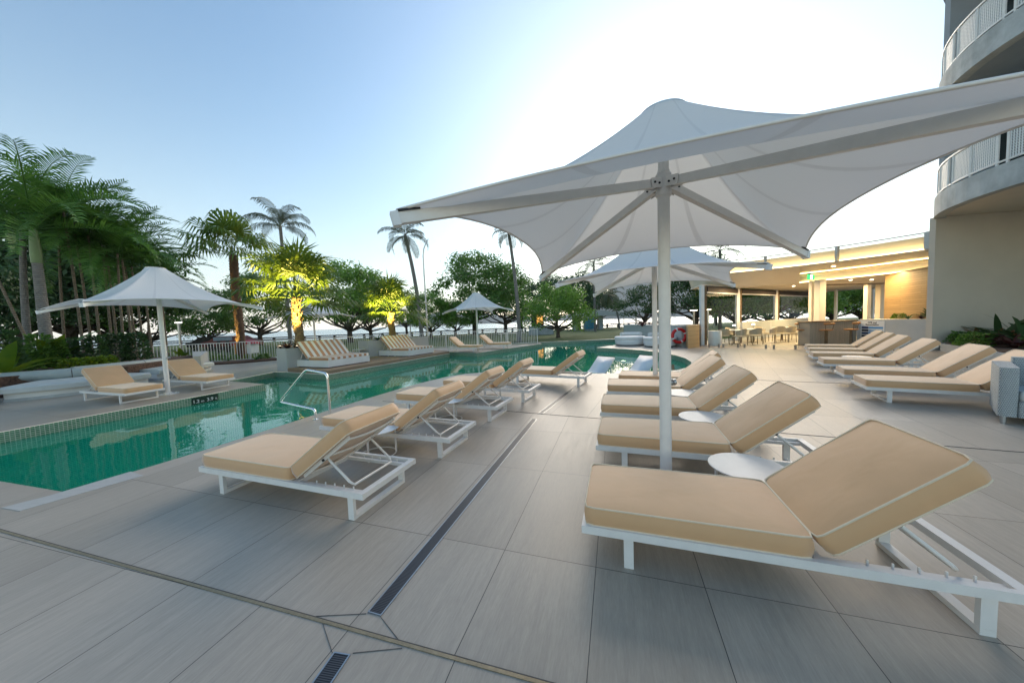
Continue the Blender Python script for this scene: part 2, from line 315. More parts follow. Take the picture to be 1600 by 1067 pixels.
# ------------------------------------------------------------------ mesh builders
class MB:
    def __init__(s): s.v = []; s.f = []; s.sm = []; s.uv = {}
    def add(s, vs, fs, smooth=False):
        o = len(s.v); s.v += [tuple(v) for v in vs]
        for f in fs: s.f.append([i + o for i in f]); s.sm.append(smooth)
        return s
    def box(s, lo, hi, mtx=None):
        x0, y0, z0 = lo; x1, y1, z1 = hi
        v = [Vector(p) for p in ((x0, y0, z0), (x1, y0, z0), (x1, y1, z0), (x0, y1, z0), (x0, y0, z1), (x1, y0, z1), (x1, y1, z1), (x0, y1, z1))]
        if mtx: v = [mtx @ p for p in v]
        return s.add(v, [(0, 3, 2, 1), (4, 5, 6, 7), (0, 1, 5, 4), (1, 2, 6, 5), (2, 3, 7, 6), (3, 0, 4, 7)])
    def bar(s, a, b, w, h, upv=(0, 0, 1)):
        a, b = Vector(a), Vector(b); d = (b - a); l = d.length; d.normalize()
        u = Vector(upv); r = d.cross(u)
        if r.length < 1e-4: r = d.cross(Vector((1, 0, 0)))
        r.normalize(); u = r.cross(d)
        m = Matrix((d, r, u)).transposed().to_4x4(); m.translation = a
        return s.box((0, -w / 2, -h / 2), (l, w / 2, h / 2), m)
    def tube(s, pts, r, n=8, cap=True, closed=False):
        pts = [Vector(p) for p in pts]; k = len(pts)
        rs = r if isinstance(r, (list, tuple)) else [r] * k
        vs = []; prev = None
        for i, p in enumerate(pts):
            if closed: t = pts[(i + 1) % k] - pts[i - 1]
            else: t = pts[min(i + 1, k - 1)] - pts[max(i - 1, 0)]
            t.normalize()
            if prev is None:
                a = Vector((0, 0, 1)) if abs(t.z) < .9 else Vector((1, 0, 0))
                nrm = t.cross(a).normalized()
            else:
                nrm = (prev - t * prev.dot(t))
                nrm = nrm.normalized() if nrm.length > 1e-6 else t.orthogonal().normalized()
            prev = nrm; bn = t.cross(nrm)
            for j in range(n):
                an = 2 * pi * j / n; vs.append(p + (nrm * cos(an) + bn * sin(an)) * rs[i])
        fs = []
        for i in range(k if closed else k - 1):
            for j in range(n):
                a, b_ = i * n + j, i * n + (j + 1) % n; c, d = ((i + 1) % k) * n + (j + 1) % n, ((i + 1) % k) * n + j
                fs.append((a, b_, c, d))
        s.add(vs, fs, True)
        if cap and not closed:
            s.add(vs[:n], [tuple(reversed(range(n)))]); s.add(vs[-n:], [tuple(range(n))])
        return s
    def lathe(s, prof, n=24, ctr=(0, 0, 0), cap=True):
        c = Vector(ctr); ring = lambda r, z: [c + Vector((r * cos(2 * pi * j / n), r * sin(2 * pi * j / n), z)) for j in range(n)]
        runs = [[prof[0], prof[1]]]
        for i in range(2, len(prof)):
            a = Vector((prof[i - 1][0] - prof[i - 2][0], prof[i - 1][1] - prof[i - 2][1])); b = Vector((prof[i][0] - prof[i - 1][0], prof[i][1] - prof[i - 1][1]))
            if a.length > 1e-7 and b.length > 1e-7 and a.angle(b) > .6: runs.append([prof[i - 1], prof[i]])
            else: runs[-1].append(prof[i])
        for rn in runs:
            vs = []
            for r, z in rn: vs += ring(r, z)
            s.add(vs, [(i * n + j, i * n + (j + 1) % n, (i + 1) * n + (j + 1) % n, (i + 1) * n + j) for i in range(len(rn) - 1) for j in range(n)], True)
        if cap:
            if prof[0][0] > 1e-4: s.add(ring(*prof[0]), [tuple(reversed(range(n)))])
            if prof[-1][0] > 1e-4: s.add(ring(*prof[-1]), [tuple(range(n))])
        return s
    def prism(s, poly, z0, z1, bottom=True):
        n = len(poly); a = sum(poly[i][0] * poly[(i + 1) % n][1] - poly[(i + 1) % n][0] * poly[i][1] for i in range(n))
        if a < 0: poly = poly[::-1]
        top = [Vector((p[0], p[1], z1)) for p in poly]; bot = [Vector((p[0], p[1], z0)) for p in poly]
        tri = tessellate_polygon([top]); 
        def fix(t):
            p, q, r = (top[i] for i in t); return t if (q - p).cross(r - p).z > 0 else t[::-1]
        tri = [fix(t) for t in tri]
        s.add(top, tri)
        if bottom: s.add(bot, [tuple(reversed(t)) for t in tri])
        for i in range(n):
            j = (i + 1) % n; s.add([bot[i], bot[j], top[j], top[i]], [(0, 1, 2, 3)])
        return s
    def mesh(s, name, uvfn=None):
        me = bpy.data.meshes.new(name); me.from_pydata(s.v, [], s.f); me.update()
        me.polygons.foreach_set('use_smooth', s.sm)
        if uvfn:
            l = me.uv_layers.new(name='UVMap')
            for p in me.polygons:
                for li in p.loop_indices:
                    l.data[li].uv = uvfn(me.vertices[me.loops[li].vertex_index].co, p.normal)
        return me
    def build(s, name, mat, parent=None, uvfn=None, loc=None, rot=None):
        me = s.mesh(name, uvfn); me.materials.append(M[mat] if isinstance(mat, str) else mat)
        o = bpy.data.objects.new(name, me); C.objects.link(o)
        if parent: o.parent = parent
        if loc: o.location = loc
        if rot: o.rotation_euler = rot
        return o
def boxuv(co_, n):
    if abs(n.z) > .7: return (co_.x, co_.y)
    if abs(n.x) > abs(n.y): return (co_.y, co_.z)
    return (co_.x, co_.z)
def walluv(d):
    """u along horizontal direction d, v up; flat faces get plan coordinates"""
    def f(c, n):
        if abs(n.z) > .7: return (c.x * d[0] + c.y * d[1], -c.x * d[1] + c.y * d[0])
        return (c.x * d[0] + c.y * d[1], c.z)
    return f
def thing(name, label, cat, loc=(0, 0, 0), rz=0, group=None):
    o = bpy.data.objects.new(name, None); C.objects.link(o); o.empty_display_size = .2
    o.location = loc; o.rotation_euler = (0, 0, rz); o['label'] = label; o['category'] = cat
    if group: o['group'] = group
    return o
def tag(o, label, cat, group=None):
    o['label'] = label; o['category'] = cat
    if group: o['group'] = group
    return o
def struct(o): o['kind'] = 'structure'; return o
KIDS = {}
def kids(o):
    return [c for c in bpy.data.objects if c.parent == o]
def copy_tree(o, loc, rz, label, scale=None):
    def cp(src, par):
        c = src.copy(); C.objects.link(c); c.parent = par
        for k in kids(src): cp(k, c)
        return c
    r = cp(o, None); r.location = loc; r.rotation_euler = (0, 0, rz); r['label'] = label
    if scale: r.scale = scale
    return r
def textmesh(txt, size, name, align='CENTER', extr=.002):
    cu = bpy.data.curves.new('lettering', 'FONT'); cu.body = txt; cu.size = size; cu.align_x = align; cu.extrude = extr; cu.offset = .012 * size; cu.resolution_u = 3
    o = bpy.data.objects.new('lettering', cu); C.objects.link(o); bpy.context.view_layer.update()
    me = bpy.data.meshes.new_from_object(o.evaluated_get(bpy.context.evaluated_depsgraph_get())); me.name = name
    bpy.data.objects.remove(o); bpy.data.curves.remove(cu)
    return me

# ------------------------------------------------------------------ light and sky
W = bpy.data.worlds.new('World'); S.world = W; W.use_nodes = True
wn = W.node_tree; sky = wn.nodes.new('ShaderNodeTexSky'); sky.sky_type = 'NISHITA'; sky.sun_disc = False
SUN_AZ, SUN_EL = radians(24), radians(20)
HAZE, HAZE_FALL, LOBE, LOBE_P = 6.6, 5.4, 4.0, 6.5
sky.sun_elevation = SUN_EL; sky.sun_rotation = SUN_AZ; sky.air_density = 1.8; sky.dust_density = 0.6; sky.ozone_density = 6.0
bg = wn.nodes['Background']; bg.inputs[1].default_value = .08
# pale humid haze low over the horizon, thicker towards the sun
SUNV = (sin(SUN_AZ) * cos(SUN_EL), cos(SUN_AZ) * cos(SUN_EL), sin(SUN_EL))
wt = wn.nodes.new('ShaderNodeTexCoord'); ws = wn.nodes.new('ShaderNodeSeparateXYZ'); wn.links.new(wt.outputs['Generated'], ws.inputs[0])
def wmath(op, a, b=0.0):
    n_ = wn.nodes.new('ShaderNodeMath'); n_.operation = op
    for i_, v_ in enumerate((a, b)):
        if isinstance(v_, (int, float)): n_.inputs[i_].default_value = v_
        else: wn.links.new(v_, n_.inputs[i_])
    return n_.outputs[0]
sv = wn.nodes.new('ShaderNodeVectorMath'); sv.operation = 'MULTIPLY'; wn.links.new(sky.outputs[0], sv.inputs[0]); sv.inputs[1].default_value = (.92, 1.0, 1.0); skyt = sv.outputs[0]
zc = wmath('MAXIMUM', ws.outputs['Z'], 0.0)
hz = wmath('MULTIPLY', wmath('POWER', 2.718, wmath('MULTIPLY', zc, -HAZE_FALL)), HAZE)
vd = wn.nodes.new('ShaderNodeVectorMath'); vd.operation = 'DOT_PRODUCT'; wn.links.new(wt.outputs['Generated'], vd.inputs[0]); vd.inputs[1].default_value = SUNV
lobe = wmath('MULTIPLY', wmath('POWER', wmath('MAXIMUM', vd.outputs['Value'], 0.0), LOBE_P), LOBE)
def tint(f, c):
    n_ = wn.nodes.new('ShaderNodeVectorMath'); n_.operation = 'SCALE'; n_.inputs[0].default_value = c; wn.links.new(f, n_.inputs['Scale']); return n_.outputs[0]
def vadd(a, b):
    n_ = wn.nodes.new('ShaderNodeVectorMath'); n_.operation = 'ADD'; wn.links.new(a, n_.inputs[0]); wn.links.new(b, n_.inputs[1]); return n_.outputs[0]
wn.links.new(vadd(vadd(skyt, tint(hz, (1.0, .955, .89))), tint(lobe, (1.0, .94, .84))), bg.inputs[0])
sl = bpy.data.lights.new('sun', 'SUN'); sl.energy = 1.3; sl.angle = radians(45); sl.color = (1, .82, .62)
so = bpy.data.objects.new('sun', sl); C.objects.link(so)
sd = Vector((sin(SUN_AZ) * cos(SUN_EL), cos(SUN_AZ) * cos(SUN_EL), sin(SUN_EL)))
so.rotation_euler = sd.to_track_quat('Z', 'Y').to_euler()
S.view_settings.view_transform = 'Standard'; S.view_settings.look = 'None'; S.view_settings.exposure = 1.32; S.view_settings.gamma = 1
S.cycles.max_bounces = 8; S.cycles.transparent_max_bounces = 16; S.cycles.sample_clamp_indirect = 6; S.cycles.use_denoising = True
S.cycles.caustics_reflective = False; S.cycles.caustics_refractive = False

# ------------------------------------------------------------------ deck, pool, ground
POOL = [(-4.57, 3.19), (-4.32, 3.75), (-4.12, 4.25), (-3.87, 5.02), (-3.55, 6.05), (-3.2, 7.0), (-2.8, 8.05), (-2.4, 8.85), (-2.02, 9.5), (-1.5, 10.0), (-.8, 10.2), (0, 10.05),
        (.75, 9.7), (1.46, 9.4), (2.2, 9.17), (2.99, 9.07), (3.9, 9.05), (4.73, 9.25), (5.4, 9.8), (5.98, 10.8), (6.35, 11.9), (6.49, 12.9), (6.42, 14.2), (6.0, 15.6), (5.2, 16.8), (4.58, 17.55),
        (5.4, 18.4), (6.59, 19.1), (7.6, 20.4), (8.0, 22.2), (8.1, 24.4), (3.7, 23.8), (2.0, 23.65), (2.05, 22.19), (-1.87, 16.98), (-4.4, 18.96), (-3.39, 17.39), (-6.33, 10.98),
        (-8.40, 12.02), (-8.98, 12.19), (-9.16, 10.34), (-7.28, 9.44), (-8.74, 5.43), (-9.10, 4.42)]
OUT = [(-24, -7), (-24, 11.2), (-18.2, 16.6), (-11.5, 19.0), (-4.6, 21.9), (1.9, 22.55), (1.8, 24.05), (8.6, 24.95), (9.3, 24.6), (10.2, 18.6), (26, 28.2), (34, 28), (34, -7)]
V3 = lambda p, z=0: Vector((p[0], p[1], z))
def sheet(outer, holes, z):
    loops = [[V3(p, z) for p in outer]] + [[V3(p, z) for p in h] for h in holes]
    flat = [v for l in loops for v in l]
    tri = tessellate_polygon(loops); mb = MB(); fs = []
    for t in tri:
        p, q, r = (flat[i] for i in t); fs.append(tuple(t) if (q - p).cross(r - p).z > 0 else tuple(reversed(t)))
    mb.add(flat, fs); return mb
# joint lines between the fan of paving fields: (point, direction)
J1 = (Vector((-.31, 1.41)), Vector((4.36, -1.28)).normalized())
J2 = (Vector((.58, 5.27)), Vector((cos(radians(-23)), sin(radians(-23)))))
J3 = (Vector((3.9, 8.3)), Vector((cos(radians(-27)), sin(radians(-27)))))
me = sheet(OUT, [POOL], 0).mesh('pool_deck')
bm = bmesh.new(); bm.from_mesh(me)
def side(j, p): return j[1].x * (p.y - j[0].y) - j[1].y * (p.x - j[0].x)
for j in (J1, J2, J3):
    bmesh.ops.bisect_plane(bm, geom=bm.verts[:] + bm.edges[:] + bm.faces[:], plane_co=(j[0].x, j[0].y, 0), plane_no=(-j[1].y, j[1].x, 0))
bmesh.ops.bisect_plane(bm, geom=bm.verts[:] + bm.edges[:] + bm.faces[:], plane_co=(-5.9, 7, 0), plane_no=(.93, -.36, 0))
uvl = bm.loops.layers.uv.new('UVMap')
def rotuv(org, deg):
    a = radians(deg); d = Vector((sin(a), cos(a))); n = Vector((d.y, -d.x))
    return lambda p: ((p.x - org[0]) * d.x + (p.y - org[1]) * d.y, (p.x - org[0]) * n.x + (p.y - org[1]) * n.y)
seg = [rotuv((-.31, 1.43), 15.5), rotuv((-.10, 2.12), 17.8), rotuv((.58, 5.27), 25.5), rotuv((3.9, 8.3), 33), rotuv((-8.6, 6.2), 20)]
for f in bm.faces:
    c = f.calc_center_median()
    west = (c.x + 5.9) * .93 - (c.y - 7) * .36 < 0 and c.y > 3.2
    k = 4 if west else 0 if side(J1, c) < 0 else 1 if side(J2, c) < 0 else 2 if side(J3, c) < 0 else 3
    for l in f.loops: l[uvl].uv = seg[k](l.vert.co)
bm.to_mesh(me); bm.free(); me.materials.append(M['tile'])
deck = bpy.data.objects.new('pool_deck', me); C.objects.link(deck); struct(deck)

# pool basin
mb = MB(); n = len(POOL); per = 0; pu = []
for i in range(n): pu.append(per); per += (V3(POOL[(i + 1) % n]) - V3(POOL[i])).length
me = bpy.data.meshes.new('pool_basin'); vs = []; fs = []; uvs = []
for i in range(n):
    a, b = POOL[i], POOL[(i + 1) % n]; o = len(vs); l = (V3(b) - V3(a)).length
    vs += [(*a, -1.35), (*b, -1.35), (*b, -.003), (*a, -.003)]; fs.append((o + 1, o, o + 3, o + 2)); uvs += [(pu[i] + l, -1.35), (pu[i], -1.35), (pu[i], 0), (pu[i] + l, 0)]
me.from_pydata(vs, [], fs); l = me.uv_layers.new(name='UVMap')
for i, u in enumerate(uvs): l.data[i].uv = u
me.materials.append(M['mosaic']); o = bpy.data.objects.new('pool_wall', me); C.objects.link(o); struct(o)
struct(sheet([(-10, 2.5), (-10, 25), (9, 25), (9, 2.5)], [], -1.34).build('pool_floor', 'poolfloor', uvfn=lambda c, n: (c.x, c.y)))
LEDGE = [(1.2, 9.3), (2.2, 9.0), (2.99, 8.95), (3.9, 8.9), (4.8, 9.1), (5.5, 9.7), (6.1, 10.75), (6.5, 11.9), (6.6, 12.9), (6.5, 14.3), (6.1, 15.7), (5.3, 16.9), (4.62, 17.7), (3.9, 15.6), (3.0, 12.8), (1.9, 10.6)]
struct(MB().prism(LEDGE, -1.33, -.46).build('pool_ledge', 'poolledge', uvfn=boxuv))
wat = sheet(POOL, [], -.20).build('pool_water', 'water'); struct(wat)
struct(MB().prism([(-4.62, 3.12), (-4.4, 3.62), (-4.12, 3.5), (-4.5, 2.85), (-4.78, 2.92)][::-1], .0, .004, False).build('corner_paver', 'pale_paver'))

# lawn, sea, mudflat, hills
lawn_out = [(-130, -30), (-130, 46), (-50, 47), (-20, 50), (0, 54), (30, 62), (110, 66), (110, -30)]
struct(sheet(lawn_out, [OUT], -.03).build('lawn', 'grass'))
struct(sheet([(-5000, 40), (-5000, 4200), (5000, 4200), (5000, 40)], [], -2.2).build('sea', 'sea'))
struct(MB().prism([(-130, 46), (-50, 47), (-20, 50), (0, 54), (30, 62), (110, 66), (110, 64), (30, 60), (0, 52.4), (-20, 48.6), (-50, 45.6), (-130, 44)], -2.3, -.06).build('sea_wall', 'concrete'))
struct(sheet([(-60, 49), (-20, 56), (10, 66), (60, 82), (260, 160), (420, 420), (120, 330), (20, 130), (-30, 78)], [], -2.19).build('mudflat', 'mud'))
def ridge(name, pts, depth, seed):
    mb = MB(); n = len(pts); rows = 7; vs = []
    for k in range(rows):
        t = k / (rows - 1)
        for (x, y, h) in pts:
            z = h * sin(min(1, t * 1.0) * pi) * (1 + .12 * noise.noise(Vector((x * .004, t * 6, seed))))
            vs.append((x + (noise.noise(Vector((x * .01, t * 3, seed + 3))) * 40), y + depth * (t - .5), -2.4 + max(0, z)))
    fs = [(k * n + i, k * n + i + 1, (k + 1) * n + i + 1, (k + 1) * n + i) for k in range(rows - 1) for i in range(n - 1)]
    mb.add(vs, fs, True); return struct(mb.build(name, 'hill'))
hp = []
for i in range(60):
    px = 560 + i * 16; Y = 3900
    base = 0 if px < 640 else 70 + 40 * sin(px * .02)
    h = base + (330 * math.exp(-((px - 1010) / 75) ** 2)) + 60 * math.exp(-((px - 1230) / 140) ** 2) + 25 * noise.noise(Vector((px * .03, 1, 2)))
    hp.append((XD(px, Y, 0), Y, max(0, h * 1.3)))
ridge('hills', hp, 500, 1)

# movement joint strips and drains
def strip(a, b, w, name, mat, z=.004):
    a, b = Vector(a), Vector(b); d = (b - a).normalized(); nn = Vector((-d.y, d.x)) * w / 2
    return MB().prism([a - nn, b - nn, b + nn, a + nn], -.01, z).build(name, mat)
p = J1[0]; d = J1[1]; struct(strip(p - d * 6.2, p + d * 9, .016, 'expansion_joint', 'brass'))
nrm = Vector((-d.y, d.x)); struct(strip(p - d * 6.2 + nrm * .0115, p + d * 9 + nrm * .0115, .0035, 'expansion_joint', 'cut_grey'))
struct(strip(J2[0] - J2[1] * 3.6, J2[0] + J2[1] * 12, .008, 'expansion_joint', 'black'))
struct(strip(J3[0] - J3[1] * .4, J3[0] + J3[1] * 12, .008, 'expansion_joint', 'black'))
def grate_mat():
    m, nt, b, L = newmat('drain_grate_steel')
    uv = coords(nt, 'UV'); w = nd(nt, 'ShaderNodeTexWave'); w.inputs['Scale'].default_value = 34; L.new(uv, w.inputs['Vector'])
    L.new(mixcol(nt, w.outputs[1], (.015, .015, .018), (.10, .105, .115)), b.inputs['Base Color']); b.inputs['Roughness'].default_value = .45; b.inputs['Metallic'].default_value = .6
    return m
M['grate'] = grate_mat()
def drain(a, b, w, label):
    a, b = Vector(a), Vector(b); d = (b - a).normalized(); t = thing('drain_channel', label, 'drain', (a.x, a.y, 0), atan2(d.y, d.x), 'slotted drains in the paving'); l = (b - a).length
    f = MB(); f.box((0, -w / 2, -.02), (l, -w / 2 + .007, .005)); f.box((0, w / 2 - .007, -.02), (l, w / 2, .005)); f.box((0, -w / 2 + .007, -.02), (.006, w / 2 - .007, .005)); f.box((l - .006, -w / 2 + .007, -.02), (l, w / 2 - .007, .005))
    f.build('frame', 'steel', t)
    MB().box((.006, -w / 2 + .007, -.02), (l - .006, w / 2 - .007, .003)).build('grate', 'grate', t, uvfn=lambda c, n: (c.x, c.y))
drain((-.795, 1.66), (.31, 5.06), .088, 'long dark slotted drain running up the middle of the paving')
drain((-.98, .8), (-.86, 1.455), .088, 'short dark slotted drain nearest the camera, below the brass strip')
drain((.44, 5.36), (1.72, 8.05), .088, 'slotted drain catching white sky glare, beyond the second paving joint')
# thin saw cuts beside the drain ends
for a, b in (((-.84, 1.665), (-1.16, 1.66)), ((-.75, 1.64), (-.60, 1.50)), ((-.91, 1.46), (-1.05, 1.62)), ((-.81, 1.455), (-.58, 1.47))):
    struct(strip(a, b, .0018, 'saw_cut', 'cut_grey', .003))

# ------------------------------------------------------------------ sun loungers
def cushion(l, w, t, y0=0.0, bulge=.014, seed=0):
    """box cushion with swollen faces; x 0..l, y centred, z -t..0"""
    mb = MB(); nx, ny = 20, 12
    def dz(u, v): return bulge * (1 - abs(2 * u - 1) ** 5) * (1 - abs(2 * v - 1) ** 4) - .006 * (abs(2 * u - 1) ** 8) * (abs(2 * v - 1) ** 8) + .004 * noise.noise(Vector((u * 3 + seed, v * 3, seed)))
    def edge(u, v):  # rounded plan corners
        x = (u - .5) * l; y = (v - .5) * w; r = .035
        ex, ey = abs(x) - (l / 2 - r), abs(y) - (w / 2 - r)
        if ex > 0 and ey > 0:
            k = max(ex, ey); h = hypot(ex, ey)
            x = math.copysign(l / 2 - r + ex * k / h, x); y = math.copysign(w / 2 - r + ey * k / h, y)
        return x + l / 2, y
    for sgn in (1, -1):
        vs = []
        for i in range(nx + 1):
            for j in range(ny + 1):
                u, v = i / nx, j / ny; x, y = edge(u, v); z = dz(u, v) * (1 if sgn > 0 else .3)
                vs.append((x, y + y0, (0 if sgn > 0 else -t) + sgn * z))
        fs = [(i * (ny + 1) + j, (i + 1) * (ny + 1) + j, (i + 1) * (ny + 1) + j + 1, i * (ny + 1) + j + 1) for i in range(nx) for j in range(ny)]
        mb.add(vs, fs if sgn > 0 else [f[::-1] for f in fs], True)
    loop = [(i / nx, 0) for i in range(nx)] + [(1, j / ny) for j in range(ny)] + [(1 - i / nx, 1) for i in range(nx)] + [(0, 1 - j / ny) for j in range(ny)]
    rows = 5; vs = []
    c0 = (l / 2, y0)
    for k in range(rows):
        q = k / (rows - 1); out = .010 * sin(q * pi)
        for (u, v) in loop:
            x, y = edge(u, v); y += y0; dx, dy = x - c0[0], y - c0[1]; h = max(abs(dx) / (l / 2), abs(dy) / (w / 2))
            sx = math.copysign(out, dx) if abs(dx) > l / 2 - .03 else 0; sy = math.copysign(out, dy) if abs(dy) > w / 2 - .03 else 0
            vs.append((x + sx, y + sy, -t + q * t))
    n = len(loop)
    mb.add(vs, [(k * n + i, k * n + (i + 1) % n, (k + 1) * n + (i + 1) % n, (k + 1) * n + i) for k in range(rows - 1) for i in range(n)], True)
    pip = MB()
    for z in (0, -t):
        pip.tube([(*[q + (y0 if i else 0) for i, q in enumerate(edge(u, v))], z) for (u, v) in loop], .0052, 6, closed=True)
    return mb, pip
LA, LB, LW, LT = 1.18, .755, .65, .112
ZF = .244; ZM = ZF + LT
def make_lounger(rec, backrest_label=None):
    t = thing('sun_lounger', 'x', 'sun lounger', group='beige sun loungers with white frames')
    f = MB(); hw = .345
    for s in (-1, 1): f.box((-.02, s * hw - (.03 if s > 0 else -.0) , ZF - .050), (1.985, s * hw + (0 if s > 0 else .03), ZF - .001)) if s > 0 else f.box((-.02, -hw, ZF - .050), (1.985, -hw + .03, ZF - .001))
    f.box((-.02, -hw + .03, ZF - .046), (.02, hw - .03, ZF - .005)); f.box((1.93, -hw + .03, ZF - .046), (1.985, hw - .03, ZF - .003))
    f.box((1.19, -hw + .03, ZF - .05), (1.23, hw - .03, ZF - .01))
    for k in range(7): f.box((.12 + k * .15, -hw + .03, ZF - .03), (.19 + k * .15, hw - .03, ZF - .012))
    for s in (-1, 1):
        f.box((1.23, s * .27 - .015, ZF - .05), (1.93, s * .27 + .015, ZF - .022))
        for k in range(5): f.box((1.42 + k * .1, s * .27 - .004, ZF - .022), (1.428 + k * .1, s * .27 + .004, ZF + .006))
    f.build('frame', 'white_metal', t)
    for x in (.26, 1.835):
        g = MB(); h = .31
        for s in (-1, 1): g.box((x - .028, s * h - .014, .032), (x + .028, s * h + .014, ZF - .0505))
        g.box((x - .028, -h - .014, 0), (x + .028, h + .014, .031))
        g.build('leg', 'white_metal', t)
    a, pp = cushion(LA, LW, LT, bulge=.012, seed=1)
    c = a.build('seat_cushion', 'beige', t, loc=(0, 0, ZM)); pp.build('piping', 'piping', c)
    a, pp = cushion(LB, LW, LT, bulge=.014, seed=4)
    c = a.build('back_cushion', 'beige', t, loc=(LA + .004, 0, ZM), rot=(0, -rec, 0)); pp.build('piping', 'piping', c)
    bf = MB(); zb = -LT - .018
    for s in (-1, 1): bf.bar((.05, s * .275, zb), (.69, s * .275, zb), .022, .03)
    for x in (.08, .40, .66):
        pts = [(x, -.275 + .55 * k / 8, zb - .022 * sin(pi * k / 8)) for k in range(9)]; bf.tube(pts, .011, 6)
    bf.build('backrest_frame', 'white_metal', t, loc=(LA + .004, 0, ZM), rot=(0, -rec, 0))
    br = MB(); R = Matrix.Rotation(-rec, 3, 'Y'); top = R @ Vector((.34, 0, zb - .004)) + Vector((LA + .004, 0, ZM))
    low = Vector((1.79, 0, ZF - .004))
    pts = [(top.x, -.245, top.z), (low.x - .03, -.245, low.z + .03), (low.x, -.225, low.z), (low.x, .225, low.z), (low.x - .03, .245, low.z + .03), (top.x, .245, top.z)]
    br.tube(pts, .0105, 8); br.build('support_bracket', 'white_metal', t)
    for s in (-1, 1): MB().tube([(top.x, s * .245, top.z), (top.x, s * .295, top.z)], .012, 8).build('pivot_bolt', 'black', t)
    return t
proto39 = make_lounger(radians(39.5)); proto35 = make_lounger(radians(36)); used = {39: False, 35: False}
def place(kind, x, y, deg, label, z=0):
    p = proto39 if kind == 39 else proto35
    if not used[kind]:
        used[kind] = True; p.location = (x, y, z); p.rotation_euler = (0, 0, radians(deg)); p['label'] = label; return p
    return copy_tree(p, (x, y, z), radians(deg), label)
place(39, .523, 2.303, -18.1, 'large nearest beige lounger in the right foreground, beside the closest round table')
place(39, .957, 3.597, -19.5, 'beige lounger just behind the tall umbrella pole, second in the middle row')
place(39, 1.312, 4.764, -18.6, 'beige lounger third back in the middle row, behind the umbrella pole')
place(39, 1.788, 6.067, -18.5, 'beige lounger fourth back in the middle row, in front of the second umbrella pole')
place(39, 2.33, 7.02, -24, 'beige lounger last in the middle row, closest to the rounded pool end')
place(35, -2.979, 3.424, -18.7, 'nearest beige lounger of the pool edge row, by the slotted drain')
place(35, -2.50, 4.62, -20, 'beige lounger second along the pool edge row, beside the chrome handrail')
place(35, -1.98, 6.0, -22, 'beige lounger third along the pool edge row, in the middle of that row')
place(35, -1.38, 7.18, -24, 'beige lounger fourth along the pool edge row, overlapped by its neighbours')
place(35, .02, 8.55, -28, 'beige lounger at the far end of the pool edge row, standing apart from the others')
place(39, 6.10, 5.655, -31.5, 'nearest beige lounger in the right hand row by the white wicker armchair')
place(39, 6.828, 6.716, -33, 'beige lounger second in the right hand row, behind the nearest one')
place(39, 7.803, 8.161, -33, 'beige lounger third in the right hand row')
place(39, 8.72, 9.42, -34, 'beige lounger fourth in the right hand row')
place(39, 9.62, 10.5, -35, 'beige lounger fifth in the right hand row, second from the counter')
place(39, 10.5, 11.55, -35, 'beige lounger last in the right hand row, closest to the bar counter')

# ------------------------------------------------------------------ round tables
tb = None
def table(x, y, label, r=.27, h=.335):
    global tb
    if tb: return copy_tree(tb, (x, y, 0), random.random() * 6, label)
    t = thing('side_table', label, 'side table', (x, y, 0), .4, 'round white side tables')
    MB().lathe([(.0, h - .012), (r - .006, h - .012), (r, h - .007), (r, h - .003), (r - .004, h), (0, h)], 48, cap=False).build('table_top', 'white_metal', t)
    for k in range(3):
        a = k * 2 * pi / 3; MB().tube([(r * .78 * cos(a), r * .78 * sin(a), h - .012), (r * .78 * cos(a), r * .78 * sin(a), 0)], .012, 8).build('leg', 'white_metal', t)
    b = MB(); b.tube([(r * .78 * cos(a), r * .78 * sin(a), .015) for a in [i * 2 * pi / 24 for i in range(24)]], .008, 6, closed=True); b.build('foot_ring', 'white_metal', t)
    tb = t; return t
def tpos(px, py, z=.335): g = G(px, py, z); return g.x, g.y
table(*tpos(1168, 728), 'round white table beside the nearest big beige lounger')
table(*tpos(1100, 651), 'round white table tucked behind the second middle row lounger')
table(*tpos(1066, 613), 'round white table behind the third middle row lounger, just right of the tall pole')
table(*tpos(1063, 591), 'round white table farthest back in the middle row')
table(*tpos(588, 668), 'round white table behind the backrest of the nearest pool edge lounger')
table(*tpos(700, 624), 'round white table behind the second pool edge lounger')
table(*tpos(765, 596), 'round white table behind the third pool edge lounger')
table(*tpos(1338, 557), 'round white table between the third and fourth right hand loungers')

